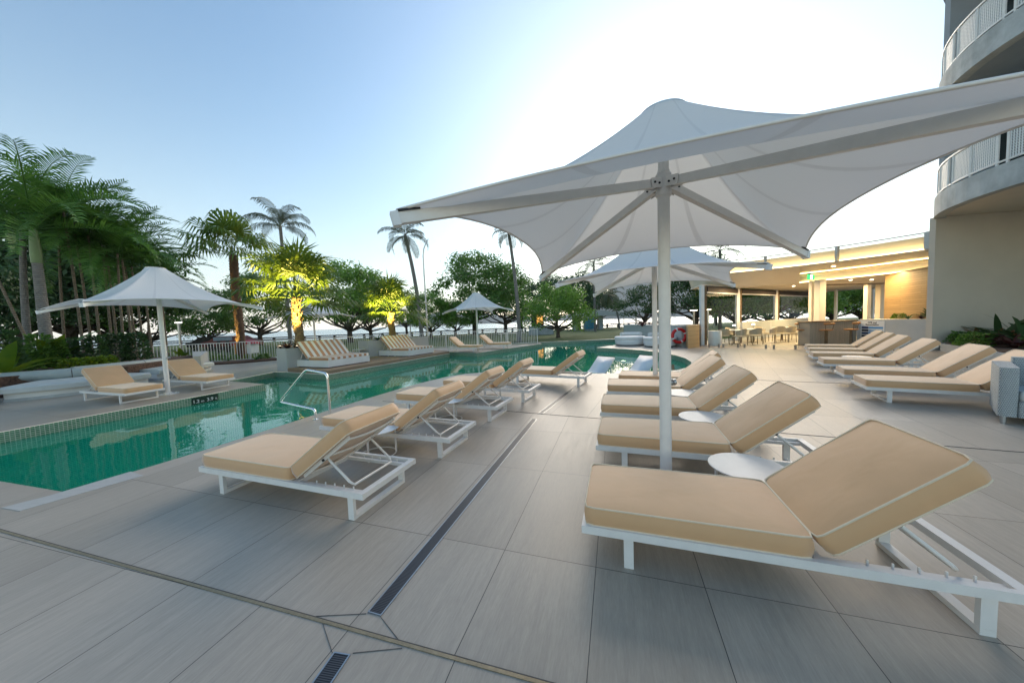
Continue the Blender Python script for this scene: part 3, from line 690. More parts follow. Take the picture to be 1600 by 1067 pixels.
# ------------------------------------------------------------------ umbrellas
def make_umbrella():
    t = thing('shade_umbrella', 'x', 'umbrella', group='white four pointed shade umbrellas')
    ZC, ZH, ZA, R, r0 = 2.19, 2.68, 3.25, 2.215, .18
    b = MB(); b.lathe([(.0, 0), (.21, 0), (.21, .012), (.075, .016), (.075, .05), (.052, .055)], 32, cap=False)
    for k in range(4): b.lathe([(.0, .034), (.016, .034), (.016, .013)], 8, (.15 * cos(k * pi / 2 + .7), .15 * sin(k * pi / 2 + .7), 0), cap=False)
    b.build('base_plate', 'white_metal', t)
    MB().lathe([(.049, .05), (.049, 2.60), (.049, 2.78)], 24).build('pole', 'white_metal', t)
    MB().lathe([(.043, 2.78), (.043, ZA - .05)], 20).build('mast', 'white_metal', t)
    kn = MB(); kn.tube([(.05, 0, .95), (.085, 0, .95)], .016, 10); kn.tube([(.085, 0, .95), (.11, 0, .95)], .030, 12); kn.build('crank_knob', 'steel', t)
    h = MB(); h.lathe([(.050, 2.56), (.062, 2.57), (.062, 2.75), (.050, 2.76)], 20)
    for k in range(4):
        a = k * pi / 2; d = Vector((cos(a), sin(a), 0)); nn = Vector((-sin(a), cos(a), 0))
        for s in (-1, 1): h.bar(d * .05 + nn * s * .034 + Vector((0, 0, 2.67)), d * .17 + nn * s * .034 + Vector((0, 0, 2.645)), .006, .08)
    h.build('hub', 'white_metal', t)
    for k in range(4):
        a = k * pi / 2; d = Vector((cos(a), sin(a), 0)); nn = Vector((-sin(a), cos(a), 0))
        for rr in (.09, .14):
            c = d * rr + Vector((0, 0, 2.655)); MB().tube([c - nn * .045, c + nn * .045], .009, 8).build('bolt', 'dark_metal', t)
    for k in range(4):
        a = k * pi / 2; d = Vector((cos(a), sin(a), 0))
        A = MB().bar(d * .10 + Vector((0, 0, 2.66)), d * 2.17 + Vector((0, 0, ZC - .005)), .05, .066).build('arm', 'white_metal', t)
        e = MB(); e.bar(d * 2.171 + Vector((0, 0, ZC - .006)), d * 2.215 + Vector((0, 0, ZC - .016)), .062, .082); e.build('end_cap', 'white_plastic', A)
        e = MB(); e.bar(d * 2.05 + Vector((0, 0, ZC + .062)), d * 2.18 + Vector((0, 0, ZC + .035)), .07, .012); e.build('corner_clamp', 'dark_metal', A)
    NU, NS = 24, 18; bow, rise = .217, .143; vs = []; rims = []; ZR = ZC + .045
    corners = [Vector((R * .985 * cos(k * pi / 2), R * .985 * sin(k * pi / 2), 0)) for k in range(4)]
    N = NU * 4
    for i in range(N):
        k, u = divmod(i, NU); u = u / NU; q = 2 * u - 1
        p = corners[k].lerp(corners[(k + 1) % 4], u); m = (corners[k] + corners[(k + 1) % 4]).normalized()
        rim = p - m * bow * (1 - abs(q) ** 2.2); rim.z = ZR + rise * (1 - abs(q) ** 2.2); rims.append(rim)
    for sidx in range(NS + 1):
        s = (sidx / NS) ** 1.25
        for i in range(N):
            rim = rims[i]; a = atan2(rim.y, rim.x); c = Vector((r0 * cos(a), r0 * sin(a), ZA))
            q = 2 * ((i % NU) / NU) - 1; k_ = 1.62 + .5 * (1 - q * q)
            p = c.lerp(rim, s); p.z = rim.z + (ZA - rim.z) * (1 - s) ** k_
            vs.append(p)
    fs = [(s * N + i, (s + 1) * N + i, (s + 1) * N + (i + 1) % N, s * N + (i + 1) % N) for s in range(NS) for i in range(N)]
    cm = MB().add(vs, fs, True); me = cm.mesh('canopy'); l = me.uv_layers.new(name='UVMap')
    for p in me.polygons:
        ids = [me.loops[li].vertex_index for li in p.loop_indices]; us = [(v % N) for v in ids]
        wrap = max(us) - min(us) > N / 2
        for li, v, u in zip(p.loop_indices, ids, us): l.data[li].uv = ((u + (N if wrap and u < N / 2 else 0)) / N, (v // N) / NS)
    me.materials.append(M['canopy']); cn = bpy.data.objects.new('canopy', me); C.objects.link(cn); cn.parent = t
    MB().tube(rims, .009, 6, closed=True).build('hem', 'white_metal', cn)
    MB().lathe([(r0 + .004, ZA - .028), (r0 + .006, ZA + .004), (r0 - .004, ZA + .008)], 40, cap=False).build('cap_ring', 'steel', t)
    MB().lathe([(r0 - .004, ZA + .004), (r0 * .5, ZA + .012), (.0, ZA + .016)], 40, cap=False).build('cap', 'canopy', t)
    return t
um = make_umbrella(); um.location = (1.345, 2.851, 0); um.rotation_euler = (0, 0, radians(23.3)); um['label'] = 'huge white shade umbrella spreading over the foreground loungers'
copy_tree(um, (2.94, 6.66, 0), radians(18.3), 'white shade umbrella second in line, half hidden under the nearest canopy')
copy_tree(um, (-9.02, 8.40, .0), radians(19.4), 'white shade umbrella on the left pool platform, between two loungers')
copy_tree(um, (-1.93, 18.3, 0), radians(-20), 'small looking white shade umbrella on the far platform beside the picket fence')
copy_tree(um, (-11.15, 18.4, 0), radians(24.5), 'white shade umbrella partly hidden behind the tall uplit fan palm')

# loungers across the water
place(35, -8.72, 7.62, 161, 'beige lounger on the left platform, left of the umbrella pole')
place(35, -8.2, 9.05, 161, 'beige lounger on the left platform, right of the umbrella pole')
g = G(446, 566, .3); place(39, -10.0, 15.9, 158, 'beige lounger peeping out left of the grey planter box')
place(39, -9.0, 16.9, 158, 'beige lounger mostly hidden behind the orange striped daybed')
place(39, -1.75, 17.9, 158, 'far beige lounger left of the distant umbrella pole')
place(39, -.15, 19.2, 158, 'far beige lounger right of the distant umbrella pole')



# ------------------------------------------------------------------ handrail
t = thing('pool_handrail', 'bent chrome pool handrail rising from the deck over the water', 'handrail', (0, 0, 0))
pA = Vector((-3.10, 5.38, 0)); pB = Vector((-3.42, 5.50, 0)); dn = Vector((-.95, .30, 0)).normalized()
def arc(a, b, c, r=.09, n=6):
    u = (a - b).normalized(); w = (c - b).normalized(); p0, p2 = b + u * r, b + w * r
    return [p0.lerp(b, k / n).lerp(b.lerp(p2, k / n), k / n) for k in range(n + 1)]
q0 = pA + Vector((0, 0, .0)); q1 = pA + Vector((0, 0, .80)); q2 = pA + dn * .46 + Vector((0, 0, .86)); q3 = pA + dn * 1.12 + Vector((0, 0, .28)); q4 = pB + Vector((0, 0, .17)); q5 = pB
pts = [q0] + arc(q0, q1, q2) + arc(q1, q2, q3, .07) + arc(q2, q3, q4, .07) + arc(q3, q4, q5, .07) + [q5]
MB().tube(pts, .021, 12).build('rail', 'chrome', t)
for q in (pA, pB): MB().lathe([(.045, .001), (.045, .008), (.024, .014)], 20, q).build('floor_flange', 'chrome', t)

# ------------------------------------------------------------------ depth marking on the platform wall
wa, wb = Vector((-8.74, 5.43, 0)), Vector((-7.28, 9.44, 0)); wd = (wb - wa).normalized(); wn_ = Vector((wd.y, -wd.x, 0))
def on_wall(px):
    best = min((abs((XD(px, (wa + wd * s).y, -.1)) - (wa + wd * s).x), s) for s in [i * .02 for i in range(215)]); return best[1]
s0, s1 = on_wall(299), on_wall(341)
t = thing('depth_marker', 'dark tile plaque reading 1.2m 3.9ft on the pool platform edge', 'depth marker', wa + wd * (s0 + s1) / 2 + wn_ * .004 + Vector((0, 0, -.105)), atan2(wd.y, wd.x))
wl = (s1 - s0)
MB().box((-wl / 2, -.004, -.085), (wl / 2, .0, .085)).build('plaque', pm('dark_green_tile', (.012, .03, .02), .3, .2, 30), t)
for tx, sz, x in (('1.2', .20, -.33), ('m', .14, -.10), ('3.9', .20, .17), ('ft', .13, .40)):
    me = textmesh(tx, sz * wl / .95, 'lettering'); me.materials.append(M['white_paint']); o = bpy.data.objects.new('lettering', me); C.objects.link(o); o.parent = t
    o.location = (x * wl / .95, -.007, -.055); o.rotation_euler = (pi / 2, 0, 0)

# ------------------------------------------------------------------ timber deck, daybeds, planters
TD = [(-8.40, 12.04), (-6.33, 10.98), (-3.39, 17.39), (-4.6, 18.9), (-7.2, 18.9), (-9.6, 14.2)]
dvec = Vector((.417, .909))
struct(MB().prism(TD, .0, .12).build('timber_deck', 'timber', uvfn=walluv((.417, .909))))
e = MB(); e.bar((-8.39, 12.01, -.006), (-6.33, 10.955, -.006), .02, .012); e.bar((-6.31, 10.97, -.006), (-3.37, 17.38, -.006), .02, .012); struct(e.build('deck_edge_trim', 'white_paint'))
def daybed(x, y, label, src=None):
    if src: return copy_tree(src, (x, y, .12), radians(-24.6), label)
    t = thing('double_daybed', label, 'daybed', (x, y, .12), radians(-24.6), 'striped double daybeds')
    L_, Wd = 1.62, 1.86
    b = MB(); b.box((-L_ - .25, .0, .03), (0, Wd, .27)); b.build('base', 'white_paint', t)
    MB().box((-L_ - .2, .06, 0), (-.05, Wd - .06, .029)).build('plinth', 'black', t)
    a, p_ = cushion(1.06, Wd - .04, .10, bulge=.012, seed=2); c = a.build('seat_cushion', 'stripe', t, loc=(-1.08, Wd / 2, .375)); p_.build('piping', 'piping', c)
    a, p_ = cushion(.84, Wd - .04, .10, bulge=.012, seed=3); c = a.build('back_cushion', 'stripe', t, loc=(-1.10, Wd / 2, .37), rot=(0, radians(46), pi)); c.rotation_euler = (0, radians(-46), pi); p_.build('piping', 'piping', c)
    s_ = MB()
    for yy in (.12, Wd - .12): s_.tube([(-1.5, yy, .66), (-1.72, yy, .28)], .014, 8)
    s_.build('back_prop', 'white_metal', t)
    return t
db = daybed(-6.70, 11.72, 'orange and white striped double daybed beside the uplit palm planter box')
daybed(-4.83, 15.05, 'orange and white striped double daybed farther back, beside the small framed table', db)
t = thing('framed_table', 'small square white framed table beside the far striped daybed', 'side table', (*G(617, 556, .12).xy, .12), radians(-24.6))
MB().box((-.23, -.23, .36), (.23, .23, .385)).build('table_top', 'white_metal', t)
for sx in (-1, 1):
    for sy in (-1, 1): MB().box((sx * .215 - .012, sy * .215 - .012, 0), (sx * .215 + .012, sy * .215 + .012, .36)).build('leg', 'white_metal', t)
MB().box((-.2, -.2, .05), (.2, .2, .062)).build('shelf', 'white_metal', t)
t = thing('framed_table', 'small square white framed table behind the near striped daybed', 'side table', (*G(563, 558, .12).xy, .12), radians(-24.6))
MB().box((-.23, -.23, .36), (.23, .23, .385)).build('table_top', 'white_metal', t)
for sx in (-1, 1):
    for sy in (-1, 1): MB().box((sx * .215 - .012, sy * .215 - .012, 0), (sx * .215 + .012, sy * .215 + .012, .36)).build('leg', 'white_metal', t)

def planter(name, poly, z, label, soil_inset=.1):
    t = thing(name, label, 'planter'); n = len(poly); c = sum((Vector(p) for p in poly), Vector((0, 0))) / n
    inner = [c + (Vector(p) - c) * (1 - soil_inset / max(.3, (Vector(p) - c).length)) for p in poly]
    mb = MB()
    for i in range(n):
        j = (i + 1) % n; a, b = poly[i], poly[j]; ia, ib = inner[i], inner[j]
        P4 = [(*a, 0), (*b, 0), (*b, z), (*a, z), (*ib, z), (*ia, z), (*ib, z - .2), (*ia, z - .2)]
        mb.add(P4, [(0, 1, 2, 3), (3, 2, 4, 5), (5, 4, 6, 7)])
    mb.build('wall', 'render', t); sheet([tuple(p) for p in inner], [], z - .06).build('soil', 'soil', t); return t
P1 = [(-9.12, 12.52), (-8.48, 12.16), (-7.62, 13.62), (-8.7, 14.3), (-9.6, 13.4)]
planter('planter_box', P1, .86, 'grey rendered planter box under the near uplit palm')
P2 = [(-7.55, 15.95), (-6.9, 15.6), (-5.35, 17.6), (-4.85, 18.75), (-6.6, 19.2)]
planter('planter_box', P2, .90, 'long grey planter wall behind the far striped daybed')
BED = [tuple(G(312, 571.5).xy), tuple(G(372, 568).xy), tuple(G(432, 563).xy), (-12.3, 18.3), (-18.0, 16.3), (-16.6, 15.2)]
struct(MB().prism(BED, -.01, .07).build('garden_bed', 'soil'))

# ------------------------------------------------------------------ curved bench seats, left
def bench(arc_pts, label, grp):
    t = thing('curved_bench', label, 'bench seat', group=grp)
    pts = [Vector((x, y)) for x, y in arc_pts]
    def band(off0, off1, z0, z1, name, mat, bev=.0):
        a = []; b = []
        for i, p in enumerate(pts):
            d = (pts[min(i + 1, len(pts) - 1)] - pts[max(i - 1, 0)]).normalized(); nn = Vector((-d.y, d.x))
            a.append(p + nn * off0); b.append(p + nn * off1)
        mb = MB(); k = len(a); prof = [(0, z0), (0, z1 - bev), (bev, z1), (1, z1), (1, z0)]
        rows = []
        for i in range(k):
            w = (b[i] - a[i]); L_ = w.length; w = w.normalized()
            rows.append([Vector((*(a[i] + w * (q if q < .5 else L_)), z)) for q, z in prof])
        for i in range(k - 1):
            for j in range(4): mb.add([rows[i][j], rows[i + 1][j], rows[i + 1][j + 1], rows[i][j + 1]], [(0, 3, 2, 1)])
        mb.add(rows[0], [(0, 1, 2, 3, 4)]); mb.add(rows[-1], [(4, 3, 2, 1, 0)])
        return mb.build(name, mat, t)
    band(.05, 1.75, 0, .07, 'plinth', 'concrete'); band(.09, 1.75, .07, .215, 'base', 'white_paint'); band(-.02, 1.52, .217, .385, 'seat_cushion', 'cushion_grey', .05)
    back = []
    for i, p in enumerate(pts):
        d = (pts[min(i + 1, len(pts) - 1)] - pts[max(i - 1, 0)]).normalized(); nn = Vector((-d.y, d.x)); back.append(Vector((*(p + nn * 1.60), .50)))
    back.insert(0, back[0] + (back[0] - back[1]).normalized() * 1.1)
    h = len(back) // 2
    for seg_ in (back[:h], back[h - 1:]):
        s2 = [Vector(q) for q in seg_]
        if len(s2) > 1:
            d = (s2[-1] - s2[0]).normalized() * .012; s2[0] += d; s2[-1] -= d
            MB().tube(s2, [.16] * len(s2), 14).build('back_bolster', 'cushion_dgrey', t)
    return t
def arcpts(p0, p1, sag, n=13):
    p0, p1 = Vector(p0), Vector(p1); d = p1 - p0; nn = Vector((-d.y, d.x)).normalized()
    return [tuple(p0.lerp(p1, k / (n - 1)) - nn * sag * (1 - (2 * k / (n - 1) - 1) ** 2)) for k in range(n)]
bench(arcpts((-12.75, 8.0), (-11.45, 10.2), .36), 'curved pale bench at the far left below the palms', 'curved poolside benches')
bench(arcpts((-12.0, 10.95), (-12.2, 13.2), .14), 'curved pale bench behind the left platform loungers, right of the first bench', 'curved poolside benches')
t = thing('garden_wall', 'low rendered wall end beside the second curved bench', 'wall')
MB().prism([tuple(G(304, 590).xy), tuple(G(316, 588).xy), (-14.0, 14.9), (-14.6, 14.8)], 0, .74).build('wall', 'render', t)
RB = [(-14.0, 7.2), (-13.85, 9.0), (-12.62, 10.6), (-13.2, 12.4), (-13.4, 13.6), (-14.4, 15.0), (-19.5, 13.8), (-22, 9.5), (-20, 6)]
struct(MB().prism(RB, 0, .56).build('raised_garden', 'soil'))
t = thing('retaining_wall', 'pale retaining wall end at the left frame edge beside the curved bench', 'wall')
MB().prism([(-13.05, 7.85), (-12.72, 7.9), (-13.6, 7.0), (-14.0, 7.15)], 0, .62).build('wall', 'render', t)

# ------------------------------------------------------------------ fences
def picket(p0, p1, label, H_=1.02, gap=.115, r=.011):
    p0, p1 = Vector(p0), Vector(p1); d = (p1 - p0); L_ = d.length
    t = thing('picket_fence', label, 'fence', (p0.x, p0.y, 0), atan2(d.y, d.x), 'white picket pool fence')
    b = MB(); n = int(L_ / gap)
    for i in range(n): x = gap / 2 + i * gap; b.box((x - r, -r, .10), (x + r, r, H_ - .0195))
    b.box((0, -.014, .065), (L_, .014, .0995)); b.build('picket_panel', 'white_metal', t)
    MB().box((0, -.022, H_ - .019), (L_, .022, H_ + .02)).build('top_rail', 'white_metal', t)
    k = max(1, round(L_ / 2.4))
    for i in range(k + 1): x = i * L_ / k; MB().box((x - .025, -.025 - .03, -.03), (x + .025, -.026 + .002, H_)).build('post', 'white_metal', t)
fp = [(-17.6, 15.4), (-12.4, 18.5), (-8.6, 20.2), (-4.4, 21.6), (1.75, 22.42)]
nm = ['white picket fence section behind the curved bench', 'white picket fence section behind the planter box and fan palm', 'white picket fence section between the two striped daybeds', 'white picket fence section along the far umbrella platform']
for i in range(4): picket(fp[i], fp[i + 1], nm[i])
def slat_fence(p0, p1, label, H_=1.1):
    p0, p1 = Vector(p0), Vector(p1); d = p1 - p0; L_ = d.length
    t = thing('slat_fence', label, 'fence', (p0.x, p0.y, .3), atan2(d.y, d.x))
    b = MB()
    for i in range(9): b.box((0, -.01, .06 + i * .13), (L_, .01, .13 + i * .13))
    for i in range(int(L_ / 1.6) + 2): b.box((min(L_ - .03, i * 1.6), .0105, 0), (min(L_, i * 1.6 + .03), .035, H_ + .12))
    b.build('slat_panel', pm('charcoal_slats', (.035, .032, .03), .7, .2, 8), t)
slat_fence((-27, 11.5), (-17.7, 15.45), 'dark horizontal slat fence behind the palms at left')

# ------------------------------------------------------------------ vegetation
def frond(mb, base, az, elev, L_, droop, n=26, lw=.035, ll=.55, hang=.4, vee=.5, stiff=1.0, rng=random):
    """one feather leaf: arched rachis with two rows of pointed leaflets"""
    pts = []; p = Vector(base); a = elev; st = L_ / 14
    for i in range(15):
        pts.append(p.copy()); p = p + Vector((cos(az) * cos(a), sin(az) * cos(a), sin(a))) * st; a -= droop / 14 * (.35 + 1.3 * i / 14)
    mb.tube(pts, [.022 * (1 - .85 * i / 14) * max(1, L_ / 2.4) for i in range(15)], 4, cap=False)
    side = Vector((-sin(az), cos(az), 0))
    for i in range(n):
        u = .16 + .84 * i / (n - 1); k = min(13, int(u * 14)); q = pts[k].lerp(pts[k + 1], u * 14 - k); tan = (pts[k + 1] - pts[k]).normalized()
        up = side.cross(tan); up = -up if up.z < 0 else up
        l = ll * (sin(pi * (.12 + .82 * u)) ** .7) * rng.uniform(.8, 1.12)
        for s in (-1, 1):
            dr = (side * s * 1.0 + tan * (.45 + .5 * u) * stiff + up * vee * rng.uniform(.3, 1.2)).normalized()
            e1 = q + dr * l * .55; e2 = e1 + (dr + Vector((0, 0, -hang * rng.uniform(.6, 1.5)))).normalized() * l * .5
            w = tan * lw * .5
            mb.add([q - w * .6, q + w * .6, e1 + w, e1 - w, e2], [(0, 1, 2, 3), (3, 2, 4)])
def fanleaf(mb, base, az, elev, pl, r, n=22, droop=.7, rng=random):
    d = Vector((cos(az) * cos(elev), sin(az) * cos(elev), sin(elev))); c = Vector(base) + d * pl + Vector((0, 0, -.10 * pl * pl))
    mb.tube([base, Vector(base) + d * pl * .5 + Vector((0, 0, -.01)), c], [.018, .014, .009], 4, cap=False)
    d2 = (c - Vector(base)).normalized(); d2 = (d2 + Vector((0, 0, -.25))).normalized()
    side = d2.cross(Vector((0, 0, 1)));
    side = side.normalized() if side.length > .05 else Vector((1, 0, 0)); nrm = side.cross(d2)
    for i in range(n):
        a = (i / (n - 1) - .5) * 4.6; dr = d2 * cos(a) + side * sin(a); l = r * (.82 + .18 * cos(a)) * rng.uniform(.88, 1.08)
        w = nrm.cross(dr).normalized() * r * .038
        m = c + dr * l * .6 + nrm * (.03 if i % 2 else -.03) * r; tip = m + (dr * .6 + Vector((0, 0, -droop * rng.uniform(.6, 1.4)))).normalized() * l * .5
        mb.add([c - w * .2, c + w * .2, m + w, m - w, tip], [(0, 1, 2, 3), (3, 2, 4)])
def trunk_mesh(pts, radii, name, mat, par, n=12): return MB().tube(pts, radii, n).build(name, mat, par)
def feather_palm(x, y, z0, h, label, r=.15, nf=14, L_=2.4, kind='palm_grey', lean=(0, 0), shaft=0, seed=1, leaf='frond', droop=1.5, elev=(1.2, -.3), hang=.4, ll=.55, lw=.04, vee=.5, n=26, name='feather_palm', group=None, azs=None):
    rng = random.Random(seed); t = thing(name, label, 'palm tree', (x, y, z0), 0, group)
    top = Vector((lean[0], lean[1], h)); pts = []; rad = []
    for i in range(9):
        u = i / 8; pts.append(Vector((lean[0] * u * u, lean[1] * u * u, h * u))); rad.append(r * (1.25 - .55 * u) if u < .12 else r * (1.08 - .3 * u))
    trunk_mesh(pts, rad, 'trunk', kind, t)
    cb = top
    if shaft:
        MB().tube([top, top + Vector((0, 0, shaft * .25)), top + Vector((0, 0, shaft * .7)), top + Vector((0, 0, shaft))], [r * .86, r * .92, r * .74, r * .5], 12).build('crownshaft', 'crownshaft', t); cb = top + Vector((0, 0, shaft))
    mb = MB()
    for i in range(nf):
        az = (azs[i] if azs else i * 2.399 + rng.uniform(-.2, .2)); u = i / max(1, nf - 1); el = elev[0] + (elev[1] - elev[0]) * u
        frond(mb, cb + Vector((0, 0, -.02 * i * .2)), az, el + rng.uniform(-.12, .12), L_ * rng.uniform(.85, 1.1), droop * rng.uniform(.8, 1.15), n, lw, ll, hang, vee, 1, rng)
    mb.build('crown', leaf, t); return t
def fan_palm(x, y, z0, h, label, r=.2, nf=26, pl=1.0, fr=1.0, kind='palm_fibre', seed=1, leaf='frond_olive', elev=(1.35, -.5), droop=.7, group=None, n=22):
    rng = random.Random(seed); t = thing('fan_palm', label, 'palm tree', (x, y, z0), 0, group)
    pts = [Vector((.04 * sin(i), 0, h * i / 7)) for i in range(8)]; trunk_mesh(pts, [r * (1.3 if i == 0 else 1.0 + .06 * sin(i * 2.2)) for i in range(8)], 'trunk', kind, t, 14)
    mb = MB()
    for i in range(nf):
        u = i / (nf - 1); el = elev[0] + (elev[1] - elev[0]) * u; az = i * 2.399 + rng.uniform(-.2, .2)
        fanleaf(mb, Vector((0, 0, h - .02 + .15 * (1 - u))), az, el + rng.uniform(-.12, .12), pl * rng.uniform(.8, 1.15), fr * rng.uniform(.85, 1.1), n, droop, rng)
    mb.build('crown', leaf, t)
    b = MB()   # old leaf bases
    for i in range(int(h * 26)):
        a = i * 2.399; z = h * (i / (h * 26)); d = Vector((cos(a), sin(a), 0)); b.bar(d * r * .92 + Vector((0, 0, z)), d * (r * 1.22) + Vector((0, 0, z + .09)), .05, .018)
    b.build('leaf_base', kind, t); return t
def tree_mesh(seed, h, w, mat, trunk_h, n_leaf, size, flat=.62, blobs=22, gaps=.0):
    """tapered trunk with limbs; leaves spread through many small clumps of the crown"""
    rng = random.Random(seed); tb_ = MB(); lb = MB(); cents = []
    r = .024 * h + .05
    tb_.tube([(0, 0, -.1), (.02, .01, .15), (.05 * rng.uniform(-1, 1), .05, trunk_h * .6), (.08 * rng.uniform(-1, 1), 0, trunk_h)], [r * 1.5, r * 1.1, r * .9, r * .85], 10)
    ch = h - trunk_h
    for i in range(blobs):
        a = i * 2.399 + rng.uniform(-.4, .4); v = rng.random(); el = (i + .5) / blobs
        rad = w / 2 * sqrt(max(.05, 1 - (el * .95) ** 2.2)) * rng.uniform(.45, .92); c = Vector((cos(a) * rad, sin(a) * rad, trunk_h + ch * (.10 + .78 * el) + rng.uniform(-.1, .1) * ch))
        cents.append((c, w * rng.uniform(.11, .19)))
    for c, cr in cents[:14]:
        st = Vector((0, 0, trunk_h * rng.uniform(.45, 1.0))); m = st.lerp(c, .5) + Vector((0, 0, -.06 * h * rng.random()))
        tb_.tube([st, m, c.lerp(st, .05)], [r * .5, r * .3, r * .07], 6, cap=False)
    per = n_leaf // len(cents)
    for c, cr in cents:
        for k in range(per):
            d = Vector((rng.gauss(0, 1), rng.gauss(0, 1), rng.gauss(0, 1))).normalized(); rr = cr * (rng.random() ** .45) * rng.uniform(.85, 1.2)
            p = c + Vector((d.x * rr, d.y * rr, d.z * rr * flat))
            nrm = (d + Vector((rng.uniform(-.9, .9), rng.uniform(-.9, .9), rng.uniform(-.2, 1.1)))).normalized(); u = nrm.orthogonal().normalized(); u = Matrix.Rotation(rng.random() * 6.28, 3, nrm) @ u; v = nrm.cross(u)
            s_ = size * rng.uniform(.6, 1.3)
            lb.add([p - u * s_, p - v * s_ * .45, p + u * s_, p + v * s_ * .45], [(0, 1, 2, 3)])
    return tb_, lb, mat
TREES = {}
def make_tree_kind(key, *a):
    tb_, lb, mat = tree_mesh(*a); m1 = tb_.mesh('trunk'); m1.materials.append(M['trunk']); m2 = lb.mesh('crown'); m2.materials.append(M[mat]); TREES[key] = (m1, m2)
make_tree_kind('mid', 11, 9.0, 10, 'leaf_mid', 2.2, 9500, .17, .62, 40)
make_tree_kind('bright', 12, 8.0, 9.0, 'leaf_bright', 1.9, 9000, .16, .62, 36)
make_tree_kind('dark', 13, 9.0, 11, 'leaf_dark', 2.6, 9500, .18, .6, 40)
make_tree_kind('grey', 14, 9.0, 10, 'leaf_grey', 2.4, 7000, .16, .55, 34)
make_tree_kind('round', 15, 4.6, 6.2, 'leaf_bright', 1.1, 9000, .10, .75, 40)
make_tree_kind('roundmid', 17, 4.8, 6.4, 'leaf_bright', 1.3, 9000, .11, .75, 40)
make_tree_kind('loose', 16, 7.0, 8.0, 'leaf_dark', 2.4, 3800, .16, .5, 30)
def tree(key, px, Y, sc, label, rz=0, sz=None, z0=-.05, cat='tree', group='trees along the foreshore'):
    x = XD(px, Y, 0); t = thing('broadleaf_tree', label, cat, (x, Y, z0), rz, group); t.scale = (sc, sc, sz or sc)
    for nm_, me_ in zip(('trunk', 'crown'), TREES[key]):
        o = bpy.data.objects.new(nm_, me_); C.objects.link(o); o.parent = t
    return t
tree('mid', 328, 36, .72, 'green tree just left of the brown trunked fan palm', .4)
tree('mid', 408, 37, .92, 'spreading tree with forked trunk between the fan palm and the tall uplit palm', 1.9)
tree('bright', 548, 36, 1.10, 'bright green tree behind the striped daybeds, between the two uplit palms', 2.2, 1.15)
tree('bright', 580, 42, .95, 'bright green tree behind the smaller uplit palm', .9, 1.0)
tree('loose', 636, 52, .9, 'thin leaved far tree behind the leaning coconut palm', 1.0)
tree('bright', 674, 40, .72, 'low bright green tree just right of the bent lamp pole', 3.2)
tree('bright', 712, 43, .62, 'small pale tree left of the distant umbrella', 4.2)
tree('mid', 742, 46, 1.22, 'tallest dense green tree rising behind the distant umbrella', .2, 1.28)
tree('mid', 790, 44, .95, 'dense tree right of the distant umbrella with low forked limbs', 5.2, 1.05)
tree('loose', 815, 56, 1.35, 'open crowned tree behind the tall bare palm trunk', 2.5)
tree('round', 872, 30, 1.06, 'low rounded light green tree on the lawn beyond the pool', .5)
tree('dark', 905, 62, 1.15, 'dark tree behind the rounded lawn tree, left of the shelters', .3)
tree('dark', 935, 66, 1.0, 'dark tree above the blue kiosk', 2.0)
tree('dark', 870, 70, 1.25, 'darkest tall tree mass farthest back behind the rounded lawn tree', 3.0)
tree('loose', 1008, 33, .72, 'open tree with dark leaf clumps beside the second umbrella pole', 1.1)
tree('dark', 1088, 31, .80, 'dark spreading tree just right of the near umbrella pole', 2.4)
tree('roundmid', 1150, 30, 1.12, 'green tree seen through the first glass bay of the bar', 1.2)
tree('roundmid', 1198, 29, 1.08, 'green tree seen through the second glass bay of the bar', 3.6)
tree('roundmid', 1235, 30, 1.15, 'green tree seen through the third glass bay of the bar', 5.0)
tree('roundmid', 1300, 33, 1.15, 'green tree seen through the window above the bar counter', .6)
tree('roundmid', 1345, 32, 1.1, 'dark tree seen through the right hand bar window', 2.7)
tree('dark', 1118, 48, .85, 'dark tree standing behind the glowing bollard lamps', 4.4)
for px, Y, k, sc, lb_ in ((-25, 19, 'dark', .72, 'dark leafy tree at the left frame edge behind the bench'), (40, 24, 'dark', 1.25, 'dark tall tree behind the large palm trunk at left'), (115, 25, 'dark', 1.2, 'dark tree behind the slender cane palms'), (175, 27, 'dark', 1.15, 'dark tree right of the cane palms, above the slat fence'), (235, 29, 'mid', .82, 'green tree right above the left umbrella')):
    tree(k, px, Y, sc, lb_, px * .1, group='trees behind the left garden')

# palms
feather_palm(XD(78, 11.5, .5), 11.5, .5, 3.7, 'big foxtail palm with fat ringed trunk and green crownshaft at left', r=.15, nf=19, L_=3.5, lean=(.0, 0), shaft=1.2, seed=3, ll=.62, lw=.05, vee=1.1, hang=.5, n=50, elev=(1.4, .15), droop=1.6)
feather_palm(XD(48, 12.4, .5), 12.4, .5, 5.2, 'dark trunked palm just left of the big foxtail palm', r=.10, nf=14, L_=3.2, lean=(-.1, .3), seed=4, ll=.5, n=38, vee=.9)
cane = [(105, 13.0, 3.9), (133, 12.6, 4.3), (146, 13.4, 4.2), (160, 13.0, 3.7), (178, 13.8, 3.6), (186, 14.2, 3.9), (196, 13.4, 3.2), (209, 13.7, 3.1), (214, 14.8, 3.6), (226, 14.6, 3.1), (238, 15.0, 3.0), (262, 16.5, 2.9)]
lbl = ['slender cane palm rising right beside the big foxtail palm', 'tallest slender cane palm with a straight bare stem', 'slender cane palm just right of the tallest straight stem', 'slender cane palm above the near platform lounger', 'slender cane palm leaning left of the umbrella top', 'slender cane palm behind the leaning left umbrella tip', 'slanting cane palm crossing its neighbour under the umbrella', 'short slanting cane palm left of the umbrella pole', 'slender cane palm directly behind the umbrella canopy', 'slender cane palm just left of the umbrella pole', 'slender cane palm right behind the umbrella pole', 'last cane palm on the right, near the garden lamp']
